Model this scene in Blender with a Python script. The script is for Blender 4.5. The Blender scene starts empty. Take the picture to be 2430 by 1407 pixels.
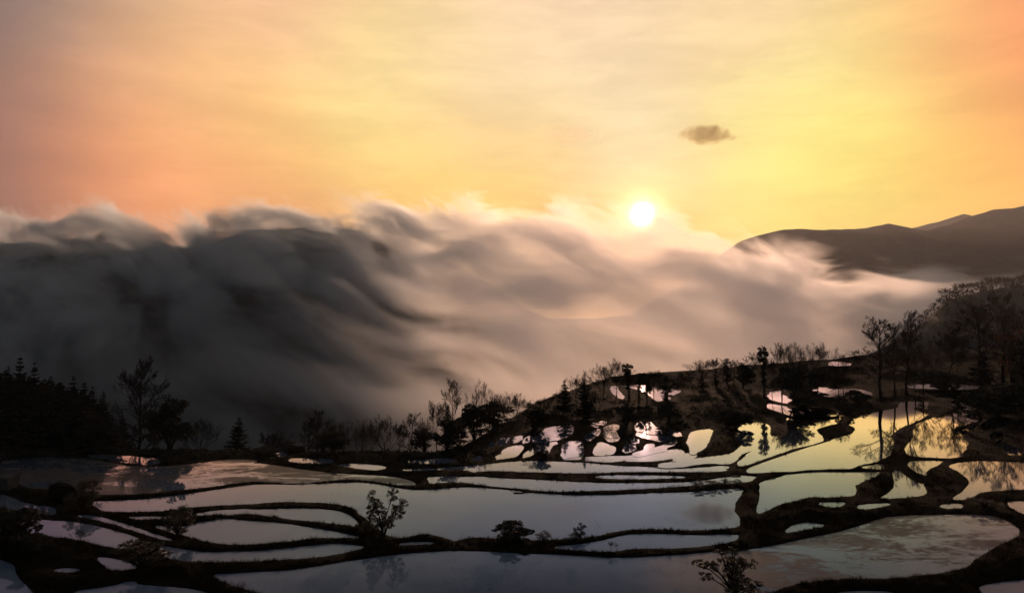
import bpy, bmesh, math, random
import numpy as np
from mathutils import Vector, Matrix

random.seed(7)
rng = np.random.default_rng(7)
sc = bpy.context.scene
COL = sc.collection

# ---------------------------------------------------------------- camera
W0, H0 = 2430.0, 1407.0            # size of the photograph, used to place the camera and the survey points
FOC = 1640.0
HOR = 750.0                        # row of the true horizon
EYE = 30.0
PITCH = math.atan((HOR - H0 / 2) / FOC)
cam_d = bpy.data.cameras.new('camera')
cam_d.sensor_width = 36.0
cam_d.lens = 36.0 * FOC / W0
cam_d.clip_start = 0.5
cam_d.clip_end = 20000
cam = bpy.data.objects.new('camera', cam_d)
COL.objects.link(cam)
cam.location = (0, 0, EYE)
cam.rotation_euler = (math.pi / 2 + PITCH, 0, 0)
sc.camera = cam
sc.view_settings.view_transform = 'Standard'
sc.view_settings.look = 'None'
sc.view_settings.exposure = 1.2
sc.view_settings.gamma = 1.0
sc.view_settings.use_curve_mapping = False
sc.render.engine = 'CYCLES'
sc.cycles.use_denoising = True
sc.cycles.max_bounces = 12
sc.cycles.diffuse_bounces = 3
sc.cycles.glossy_bounces = 3
sc.cycles.volume_bounces = 7
sc.cycles.transparent_max_bounces = 8
sc.cycles.volume_max_steps = 256
sc.cycles.use_adaptive_sampling = True
sc.cycles.adaptive_threshold = 0.03

CP, SP = math.cos(PITCH), math.sin(PITCH)
def ray(px, py):
    """direction of the survey sight line through a point of the photograph"""
    a = (np.asarray(px, float) - W0 / 2) / FOC
    b = (H0 / 2 - np.asarray(py, float)) / FOC
    return np.stack([a, CP - b * SP, SP + b * CP], -1)
def at_h(px, py, h):
    """point h metres below eye level on that sight line"""
    d = ray(px, py)
    t = -np.asarray(h) / d[..., 2]
    p = d * t[..., None]
    p[..., 2] += EYE
    return p
def at_y(px, py, y):
    d = ray(px, py)
    p = d * (np.asarray(y, float) / d[..., 1])[..., None]
    p[..., 2] += EYE
    return p

def lin(c):
    out = []
    for v in c[:3]:
        v /= 255.0
        out.append(v / 12.92 if v <= 0.04045 else ((v + 0.055) / 1.055) ** 2.4)
    return out

class NT:
    """small helper to write node trees"""
    def __init__(self, tree):
        self.t = tree
        self.n = tree.nodes
        self.n.clear()
    def new(self, typ, **kw):
        nd = self.n.new(typ)
        for k, v in kw.items():
            setattr(nd, k, v)
        return nd
    def put(self, sock, v):
        if v is None:
            return
        if isinstance(v, bpy.types.NodeSocket):
            self.t.links.new(v, sock)
        else:
            sock.default_value = v
    def math(self, op, a, b=None, c=None, clamp=False):
        nd = self.new('ShaderNodeMath', operation=op, use_clamp=clamp)
        for i, v in enumerate((a, b, c)):
            self.put(nd.inputs[i], v)
        return nd.outputs[0]
    def vmath(self, op, a, b=None, scale=None):
        nd = self.new('ShaderNodeVectorMath', operation=op)
        self.put(nd.inputs[0], a)
        if b is not None:
            self.put(nd.inputs[1], b)
        if scale is not None:
            self.put(nd.inputs['Scale'], scale)
        return nd.outputs['Value'] if op in ('DOT_PRODUCT', 'LENGTH', 'DISTANCE') else nd.outputs[0]
    def noise(self, vec, scale, detail=3, rough=0.5, dist=0.0, color=False):
        nd = self.new('ShaderNodeTexNoise')
        self.put(nd.inputs['Vector'], vec)
        nd.inputs['Scale'].default_value = scale
        nd.inputs['Detail'].default_value = detail
        nd.inputs['Roughness'].default_value = rough
        nd.inputs['Distortion'].default_value = dist
        return nd.outputs['Color' if color else 'Fac']
    def ramp(self, v, a, b, lo=0.0, hi=1.0, smooth=True):
        nd = self.new('ShaderNodeMapRange', interpolation_type='SMOOTHSTEP' if smooth else 'LINEAR')
        nd.clamp = True
        self.put(nd.inputs[0], v)
        for i, q in enumerate((a, b, lo, hi)):
            self.put(nd.inputs[1 + i], q)
        return nd.outputs[0]
    def mix(self, f, a, b):
        nd = self.new('ShaderNodeMix', data_type='RGBA')
        self.put(nd.inputs[0], f)
        self.put(nd.inputs[6], a)
        self.put(nd.inputs[7], b)
        return nd.outputs[2]
    def sep(self, v):
        nd = self.new('ShaderNodeSeparateXYZ')
        self.put(nd.inputs[0], v)
        return nd.outputs
    def comb(self, x, y, z):
        nd = self.new('ShaderNodeCombineXYZ')
        for i, v in enumerate((x, y, z)):
            self.put(nd.inputs[i], v)
        return nd.outputs[0]
    def obj(self):
        return self.new('ShaderNodeTexCoord').outputs['Object']
    def gen(self):
        return self.new('ShaderNodeTexCoord').outputs['Generated']

# ---------------------------------------------------------------- sun and sky
SUN_DIR = ray(1525, 512)
SUN_DIR = SUN_DIR / np.linalg.norm(SUN_DIR)
SUN_EL = math.asin(SUN_DIR[2])
SUN_AZ = math.atan2(SUN_DIR[0], SUN_DIR[1])          # clockwise from +Y
sun_d = bpy.data.lights.new('sun', 'SUN')
sun_d.energy = 4.2
sun_d.angle = math.radians(0.5)
sun_d.color = (1.0, 0.60, 0.40)
sun = bpy.data.objects.new('sun', sun_d)
COL.objects.link(sun)
sun.location = tuple(SUN_DIR * 300)
sun.rotation_euler = Vector(tuple(-SUN_DIR)).to_track_quat('-Z', 'Y').to_euler()

world = bpy.data.worlds.new('World')
sc.world = world
world.use_nodes = True
n = NT(world.node_tree)
sky = n.new('ShaderNodeTexSky', sky_type='NISHITA')
sky.sun_disc = False
sky.sun_elevation = SUN_EL
sky.sun_rotation = SUN_AZ
sky.air_density = 1.5
sky.dust_density = 3.0
D = n.gen()
D = n.vmath('NORMALIZE', D)
# thin high cloud that bends the colours into streaks
warp = n.noise(n.vmath('MULTIPLY', D, (3.0, 3.0, 9.0)), 1.0, 3, 0.5, 0.2, color=True)
warp = n.vmath('SUBTRACT', warp, (0.5, 0.5, 0.5))
Dw = n.vmath('NORMALIZE', n.vmath('ADD', D, n.vmath('SCALE', warp, scale=0.085)))
VEIL = [  # survey point (x, y) and the colour of the high cloud veil there
    (40, 40, (98, 102, 108)), (20, 250, (134, 100, 98)), (60, 400, (156, 92, 80)), (30, 490, (90, 74, 74)), (-160, 240, (112, 96, 96)),
    (230, 60, (190, 158, 138)), (250, 350, (255, 154, 98)), (420, 180, (251, 200, 142)), (400, 440, (250, 150, 96)), (330, 260, (254, 184, 122)),
    (560, 300, (255, 208, 130)), (640, 60, (252, 198, 154)), (850, 300, (255, 230, 140)), (700, 420, (254, 196, 112)), (650, 480, (246, 150, 96)),
    (1000, 120, (251, 218, 164)), (1000, 440, (255, 202, 108)), (1215, 260, (250, 224, 176)), (900, 200, (254, 224, 156)),
    (1215, 40, (249, 214, 176)), (1250, 450, (255, 206, 104)), (1500, 120, (250, 218, 178)), (1480, 330, (252, 230, 184)),
    (1700, 220, (252, 222, 160)), (1800, 400, (255, 236, 138)), (1960, 230, (255, 250, 140)), (1900, 60, (250, 210, 172)),
    (2060, 370, (255, 246, 132)), (2000, 500, (254, 208, 98)), (2120, 120, (254, 220, 140)), (2260, 250, (254, 214, 124)), (2280, 30, (238, 206, 132)),
    (2400, 40, (253, 124, 90)), (2430, 160, (253, 134, 94)), (2430, 330, (253, 188, 92)), (2300, 440, (253, 190, 84)), (2640, 140, (240, 128, 96)),
    (500, -420, (150, 134, 126)), (1215, -500, (165, 152, 142)), (1950, -420, (168, 150, 136)), (-420, -100, (110, 102, 104)), (2850, 100, (200, 130, 106)),
    (1500, 620, (250, 172, 84)), (600, 620, (160, 108, 84)), (2300, 640, (224, 160, 88)),
]
num = None
den = None
def accumulate(col, w):
    global num, den
    nd = n.new('ShaderNodeVectorMath', operation='SCALE')
    n.put(nd.inputs[0], col)
    n.put(nd.inputs['Scale'], w)
    num = nd.outputs[0] if num is None else n.vmath('ADD', num, nd.outputs[0])
    den = w if den is None else n.math('ADD', den, w)
for x, y, c in VEIL:
    v = ray(x, y); v = v / np.linalg.norm(v)
    dt = n.vmath('DOT_PRODUCT', Dw, tuple(v))
    w = n.math('EXPONENT', n.math('MULTIPLY', n.math('SUBTRACT', dt, 1.0), 210.0))
    accumulate(tuple(lin(c)), w)
# away from the sun the veil gives way to the open sky
veil_far = n.vmath('ADD', n.vmath('SCALE', sky.outputs[0], scale=0.035), (0.045, 0.060, 0.085))
accumulate(veil_far, n.math('ADD', 0.004, 0.0))
base = n.vmath('DIVIDE', num, n.comb(den, den, den))
# wisps
wisp = n.noise(n.vmath('MULTIPLY', D, (4.0, 4.0, 16.0)), 1.5, 6, 0.62, 0.3)
wisp = n.ramp(wisp, 0.30, 0.70, 0.91, 1.07)
base = n.vmath('SCALE', base, scale=wisp)
sdot = n.vmath('DOT_PRODUCT', D, tuple(SUN_DIR))
def lobe(sig_deg, col):
    k = 1.0 / math.radians(sig_deg) ** 2
    w = n.math('EXPONENT', n.math('MULTIPLY', n.math('SUBTRACT', sdot, 1.0), k))
    return n.vmath('SCALE', n.comb(*col), scale=w)
glow = n.vmath('ADD', n.vmath('ADD', lobe(0.38, (40.0, 34.0, 24.0)), lobe(0.95, (1.6, 1.2, 0.55))), lobe(2.8, (0.42, 0.27, 0.08)))
total = n.vmath('ADD', base, glow)
bg = n.new('ShaderNodeBackground')
n.put(bg.inputs[0], total)
bg.inputs[1].default_value = 0.43
out = n.new('ShaderNodeOutputWorld')
n.t.links.new(bg.outputs[0], out.inputs[0])

# ---------------------------------------------------------------- generic builders
def value_noise(x, y, seed=0):
    x = np.asarray(x, float); y = np.asarray(y, float)
    xi = np.floor(x).astype(np.int64); yi = np.floor(y).astype(np.int64)
    fx = x - xi; fy = y - yi
    fx = fx * fx * (3 - 2 * fx); fy = fy * fy * (3 - 2 * fy)
    def h(a, b):
        q = (a * 374761393 + b * 668265263 + seed * 974711) & 0xffffffff
        q = ((q ^ (q >> 13)) * 1274126177) & 0xffffffff
        return ((q ^ (q >> 16)) & 0xffff) / 65535.0
    return (h(xi, yi) * (1 - fx) + h(xi + 1, yi) * fx) * (1 - fy) + (h(xi, yi + 1) * (1 - fx) + h(xi + 1, yi + 1) * fx) * fy
def fbm(x, y, oct=4, seed=0):
    s = 0; a = 0.5
    for i in range(oct):
        s = s + a * (value_noise(x * 2 ** i, y * 2 ** i, seed + i * 17) - 0.5)
        a *= 0.5
    return s

def mesh_np(name, verts, faces, smooth=False):
    """faces: an (n,k) index array or a list of such arrays"""
    me = bpy.data.meshes.new(name)
    verts = np.asarray(verts, np.float32)
    if not isinstance(faces, (list, tuple)):
        faces = [faces]
    faces = [np.asarray(f, np.int32) for f in faces if len(f)]
    loops = np.concatenate([f.ravel() for f in faces])
    sizes = np.concatenate([np.full(len(f), f.shape[1], np.int32) for f in faces])
    starts = np.concatenate([[0], np.cumsum(sizes)[:-1]]).astype(np.int32)
    me.vertices.add(len(verts)); me.vertices.foreach_set('co', verts.ravel())
    me.loops.add(len(loops)); me.loops.foreach_set('vertex_index', loops)
    me.polygons.add(len(sizes)); me.polygons.foreach_set('loop_start', starts)
    me.polygons.foreach_set('loop_total', sizes)
    if smooth:
        me.polygons.foreach_set('use_smooth', np.ones(len(sizes), bool))
    me.update(calc_edges=True)
    me.validate()
    return me
def put(name, me, mat, parent=None, kind=None):
    o = bpy.data.objects.new(name, me)
    COL.objects.link(o)
    if mat is not None and not me.materials:
        me.materials.append(mat)
    if parent is not None:
        o.parent = parent
    if kind:
        o['kind'] = kind
    return o
def grid_faces(r, c):
    i = np.arange(r - 1)[:, None] * c + np.arange(c - 1)[None, :]
    return np.stack([i, i + 1, i + c + 1, i + c], -1).reshape(-1, 4)
def label(o, text, cat, group=None):
    o['label'] = text
    o['category'] = cat
    if group:
        o['group'] = group

def material(name, col, rough=0.9, var=0.35, scale=1.0, spec=0.2, bump=0.0, col2=None, trans=0.0):
    m = bpy.data.materials.new(name)
    m.use_nodes = True
    k = NT(m.node_tree)
    p = k.obj()
    f = k.noise(p, scale, 5, 0.6, 0.3)
    c2 = col2 or tuple(v * (1 - var) for v in col)
    c = k.mix(k.ramp(f, 0.35, 0.65), (*c2, 1), (*col, 1))
    b = k.new('ShaderNodeBsdfPrincipled')
    k.put(b.inputs['Base Color'], c)
    b.inputs['Roughness'].default_value = rough
    b.inputs['Specular IOR Level'].default_value = spec
    if bump:
        bn = k.new('ShaderNodeBump')
        bn.inputs['Strength'].default_value = bump
        bn.inputs['Distance'].default_value = 0.2
        k.put(bn.inputs['Height'], k.noise(p, scale * 4, 4, 0.65))
        k.put(b.inputs['Normal'], bn.outputs[0])
    sh = b.outputs[0]
    if trans:
        t = k.new('ShaderNodeBsdfTranslucent')
        k.put(t.inputs[0], c)
        mx = k.new('ShaderNodeMixShader')
        mx.inputs[0].default_value = trans
        k.put(mx.inputs[1], sh); k.put(mx.inputs[2], t.outputs[0])
        sh = mx.outputs[0]
    o = k.new('ShaderNodeOutputMaterial')
    k.put(o.inputs[0], sh)
    return m

# ---------------------------------------------------------------- far mountains and the fog pouring down them
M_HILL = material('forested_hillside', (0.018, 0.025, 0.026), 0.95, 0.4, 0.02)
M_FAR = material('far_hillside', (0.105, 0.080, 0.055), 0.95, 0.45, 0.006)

Y_TOE, Y_RIDGE, Z_TOE = 520.0, 1400.0, -160.0
RIDGE = [(-900, 540), (-300, 526), (0, 530), (200, 512), (300, 524), (400, 528), (550, 512), (700, 500), (850, 516), (1000, 506), (1100, 520), (1250, 552),
         (1400, 548), (1525, 546), (1700, 588), (1850, 638), (2000, 684), (2150, 708), (2350, 732), (2800, 745), (3400, 750)]
rx = np.array([(x - W0 / 2) / FOC for x, y in RIDGE])
rz = np.array([at_y(x, y, Y_RIDGE)[2] for x, y in RIDGE])
def mountain_z(u, y):
    s = np.clip((y - Y_TOE) / (Y_RIDGE - Y_TOE), 0, 1)
    zr = np.interp(u, rx, rz)
    zr = zr + 80 * fbm(np.asarray(u) * 9 + 3.3, 0 * np.asarray(u), 4, 51) * np.clip(1.2 - (np.asarray(u) + 0.3) * 4, 0, 1) * s
    z = Z_TOE + (zr - Z_TOE) * s
    return z - np.clip(y - Y_RIDGE, 0, None) * 0.35
def sunk(u, y):                    # to the right and towards the valley the rock lies deep below the top of the fog
    t = np.clip((u + 0.24 + 0.24 * np.clip((1050 - y) / 450, 0, 1)) / 0.42, 0, 1)
    return 30 + 180 * t * t * (3 - 2 * t)
us = np.linspace(-1.15, 1.15, 260)
ys = np.concatenate([np.linspace(470, 1400, 110), np.linspace(1420, 2100, 25)])
U, Y = np.meshgrid(us, ys)
Z = mountain_z(U, Y) - 6 - sunk(U, Y) * np.clip((Y - 490) / 260, 0, 1) + 55 * fbm(U * Y / 190, Y / 190, 6, 3) * np.clip((Y - 470) / 200, 0, 1)
put('misty_mountain', mesh_np('misty_mountain', np.stack([U * Y, Y, Z], -1).reshape(-1, 3), grid_faces(len(ys), len(us)), True), M_HILL, kind='structure')

def far_range(name, y0, pts, mat, seed, depth=900):
    xs_ = np.array([(x - W0 / 2) / FOC for x, _ in pts])
    zs_ = np.array([at_y(x, y, y0)[2] for x, y in pts])
    us = np.linspace(xs_[0], xs_[-1], 300)
    ts = np.linspace(-1, 1, 50)
    U, T = np.meshgrid(us, ts)
    Y = y0 + np.where(T < 0, T * depth, T * depth)
    zr = np.interp(U, xs_, zs_)
    Z = zr - (zr + 250) * np.abs(T) ** 1.15
    Z = Z + 0.016 * y0 * fbm(U * y0 / 300, Y / 300, 5, seed)
    return put(name, mesh_np(name, np.stack([U * Y, Y, Z], -1).reshape(-1, 3), grid_faces(len(ts), len(us)), True), mat, kind='structure')
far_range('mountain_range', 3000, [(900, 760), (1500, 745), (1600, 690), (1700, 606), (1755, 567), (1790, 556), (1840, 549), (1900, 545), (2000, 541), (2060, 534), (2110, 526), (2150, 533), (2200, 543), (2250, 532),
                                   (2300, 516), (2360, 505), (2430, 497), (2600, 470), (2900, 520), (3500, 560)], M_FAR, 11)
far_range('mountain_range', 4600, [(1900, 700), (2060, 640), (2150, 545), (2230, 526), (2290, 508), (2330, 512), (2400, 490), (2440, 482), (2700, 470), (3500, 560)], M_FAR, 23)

# fog: one closed body lying on the mountain; its density runs in streaks down the slope
FOG_T = 150.0
ys = np.concatenate([np.linspace(430, 1400, 60), np.linspace(1430, 1750, 12)])
us = np.linspace(-1.1, 1.1, 120)
U, Y = np.meshgrid(us, ys)
zm = mountain_z(U, Y)
top = np.stack([U * Y, Y, zm + FOG_T], -1).reshape(-1, 3)
bot = np.stack([U * Y, Y, zm - 40 - sunk(U, Y) * np.clip((Y - 490) / 260, 0, 1)], -1).reshape(-1, 3)
R_, C_ = len(ys), len(us)
gf = grid_faces(R_, C_)
N_ = R_ * C_
rim = np.concatenate([np.arange(C_), np.arange(1, R_) * C_ + C_ - 1, (R_ - 1) * C_ + np.arange(C_ - 2, -1, -1), np.arange(R_ - 2, 0, -1) * C_])
rim2 = np.roll(rim, -1)
side = np.stack([rim, rim + N_, rim2 + N_, rim2], -1)
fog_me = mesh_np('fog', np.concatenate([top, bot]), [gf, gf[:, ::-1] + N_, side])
M_FOG = bpy.data.materials.new('fog')
M_FOG.use_nodes = True
k = NT(M_FOG.node_tree)
P = k.obj()
px_, py_, pz_ = k.sep(P)
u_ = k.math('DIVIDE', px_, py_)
cr = k.new('ShaderNodeValToRGB')
lo_, hi_ = rz.min() - 1, rz.max() + 1
el = cr.color_ramp.elements
for i, (a, z) in enumerate(zip(rx, rz)):
    pos = (a + 1.4) / 2.8
    e = el[i] if i < 2 else el.new(pos)
    e.position = pos
    v = (z - lo_) / (hi_ - lo_)
    e.color = (v, v, v, 1)
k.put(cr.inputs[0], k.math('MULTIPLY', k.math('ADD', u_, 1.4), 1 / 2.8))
zr_ = k.math('ADD', k.math('MULTIPLY', cr.outputs[0], hi_ - lo_), lo_)
s_ = k.ramp(py_, Y_TOE, Y_RIDGE, smooth=False)
zm_ = k.math('ADD', k.math('MULTIPLY', k.math('SUBTRACT', zr_, Z_TOE), s_), Z_TOE)
zm_ = k.math('SUBTRACT', zm_, k.math('MULTIPLY', k.math('MAXIMUM', k.math('SUBTRACT', py_, Y_RIDGE), 0.0), 0.35))
w_ = k.math('SUBTRACT', pz_, zm_)
# streak axes: along the flow (right and down the slope), across it, and out of the slope
A = np.array([0.82, -0.48, -0.30]); A /= np.linalg.norm(A)
N = np.array([0.0, -0.42, 0.91]); N /= np.linalg.norm(N)
B = np.cross(A, N); B /= np.linalg.norm(B); N = np.cross(B, A)
wp = k.noise(P, 1 / 260.0, 1, 0.5, color=True)
Pw = k.vmath('ADD', P, k.vmath('SCALE', k.vmath('SUBTRACT', wp, (0.5, 0.5, 0.5)), scale=190.0))
q = k.comb(k.math('MULTIPLY', k.vmath('DOT_PRODUCT', Pw, tuple(A)), 1 / 240.0),
           k.math('MULTIPLY', k.vmath('DOT_PRODUCT', Pw, tuple(B)), 1 / 62.0),
           k.math('MULTIPLY', k.vmath('DOT_PRODUCT', Pw, tuple(N)), 1 / 62.0))
nz = k.noise(q, 1.0, 5, 0.58)
# the streaks lift and drop the top of the fog as well as thinning it
topz = k.ramp(nz, 0.38, 0.64, 0.0, 165.0, smooth=False)
rim_ = k.ramp(py_, 900.0, Y_RIDGE, 1.0, k.ramp(u_, -0.40, -0.05, 0.34, 0.58))
topz = k.math('MULTIPLY', topz, rim_)
fall = k.ramp(w_, k.math('MULTIPLY', topz, 0.55), topz, 1.0, 0.0)
thick = k.ramp(nz, 0.45, 0.62, k.ramp(u_, -0.16, 0.06, 0.01, 0.20), 1.0)
right = k.math('MULTIPLY', k.ramp(u_, -0.48, -0.02, k.ramp(py_, 1050.0, 1380.0, 0.34, 1.5), 1.0), k.math('MULTIPLY', k.ramp(py_, 1000.0, Y_RIDGE, 1.0, 0.75), k.ramp(py_, Y_RIDGE - 90.0, Y_RIDGE + 20.0, 1.0, 0.05)))
deep = k.math('MAXIMUM', k.ramp(w_, -30.0, 8.0, 0.05, 1.0), k.ramp(u_, -0.24, -0.06, 1.0, 0.0))
thick = k.math('MULTIPLY', thick, k.ramp(py_, 520.0, 720.0))
keep = k.math('SUBTRACT', 1.0, k.math('MULTIPLY', k.ramp(u_, 0.52, 0.64), k.ramp(py_, 1000.0, 860.0)))
thick = k.math('MULTIPLY', thick, keep)
thick = k.math('MULTIPLY', thick, k.ramp(py_, 840.0, 1260.0, 0.36, 1.0))
dens = k.math('MULTIPLY', k.math('MULTIPLY', fall, k.math('MULTIPLY', thick, deep)), k.math('MULTIPLY', right, 0.036))
pv = k.new('ShaderNodeVolumePrincipled')
k.put(pv.inputs['Color'], k.mix(k.ramp(u_, -0.34, 0.06), (0.50, 0.56, 0.60, 1), (0.985, 0.975, 0.975, 1)))  # fog colour itself darkened towards the left, standing in for the shade there
pv.inputs['Anisotropy'].default_value = 0.3
k.put(pv.inputs['Density'], dens)
o_ = k.new('ShaderNodeOutputMaterial')
k.put(o_.inputs['Volume'], pv.outputs[0])
M_FOG.cycles.volume_step_rate = 0.16
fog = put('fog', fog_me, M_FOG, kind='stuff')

# the air itself
hx0, hx1, hy0, hy1, hz0, hz1 = -5200, 5200, -60, 6200, -420, 640
M_HAZE = bpy.data.materials.new('haze')
M_HAZE.use_nodes = True
k = NT(M_HAZE.node_tree)
pv = k.new('ShaderNodeVolumePrincipled')
pv.inputs['Color'].default_value = (0.93, 0.92, 0.94, 1)
pv.inputs['Density'].default_value = 0.00003
pv.inputs['Anisotropy'].default_value = 0.25
k.put(k.new('ShaderNodeOutputMaterial').inputs['Volume'], pv.outputs[0])
M_HAZE.cycles.homogeneous_volume = True
v = [(x, y, z) for z in (hz0, hz1) for y in (hy0, hy1) for x in (hx0, hx1)]
f = [(0, 2, 3, 1), (4, 5, 7, 6), (0, 1, 5, 4), (2, 6, 7, 3), (0, 4, 6, 2), (1, 3, 7, 5)]
haze = put('haze', mesh_np('haze', v, np.array(f)), M_HAZE, kind='stuff')

# small clouds hanging in front of the high veil
def cloud(name, x, row, w, h, y, dens, col, text, seed):
    c = at_y(x, row, y)
    bm = bmesh.new()
    bmesh.ops.create_icosphere(bm, subdivisions=4, radius=1.0)
    for v in bm.verts:
        q = 1 + 0.5 * float(fbm(v.co.x * 1.8 + seed, v.co.z * 2.2 + v.co.y, 3, seed))
        v.co = Vector((v.co.x * q * w / 2, v.co.y * q * w / 3, v.co.z * q * h / 2))
    me = bpy.data.meshes.new(name); bm.to_mesh(me); bm.free()
    m = bpy.data.materials.new(name); m.use_nodes = True
    k = NT(m.node_tree)
    P = k.obj()
    e = k.vmath('LENGTH', k.vmath('MULTIPLY', P, (2 / w, 3 / w, 2 / h)))
    nz = k.noise(k.vmath('ADD', P, (seed * 50.0, 0, 0)), 6.5 / w, 5, 0.6)
    d = k.ramp(k.math('ADD', k.math('SUBTRACT', 1.0, e), k.math('MULTIPLY', k.math('SUBTRACT', nz, 0.5), 1.9)), 0.12, 0.55, 0.0, dens)
    pv = k.new('ShaderNodeVolumePrincipled')
    pv.inputs['Color'].default_value = (*col, 1)
    pv.inputs['Anisotropy'].default_value = 0.2
    k.put(pv.inputs['Density'], d)
    k.put(k.new('ShaderNodeOutputMaterial').inputs['Volume'], pv.outputs[0])
    m.cycles.volume_step_rate = 0.5
    o = put(name, me, m)
    o.location = tuple(c)
    label(o, text, 'cloud')
cloud('cloud', 1678, 321, 262, 84, 2600.0, 0.018, (0.50, 0.44, 0.22), 'small dark brown cloud floating above the sun', 2)
cloud('cloud', 1350, 318, 300, 90, 2700.0, 0.0035, (0.70, 0.66, 0.50), 'faint pale cloud wisp up and to the left of the sun', 5)

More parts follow.
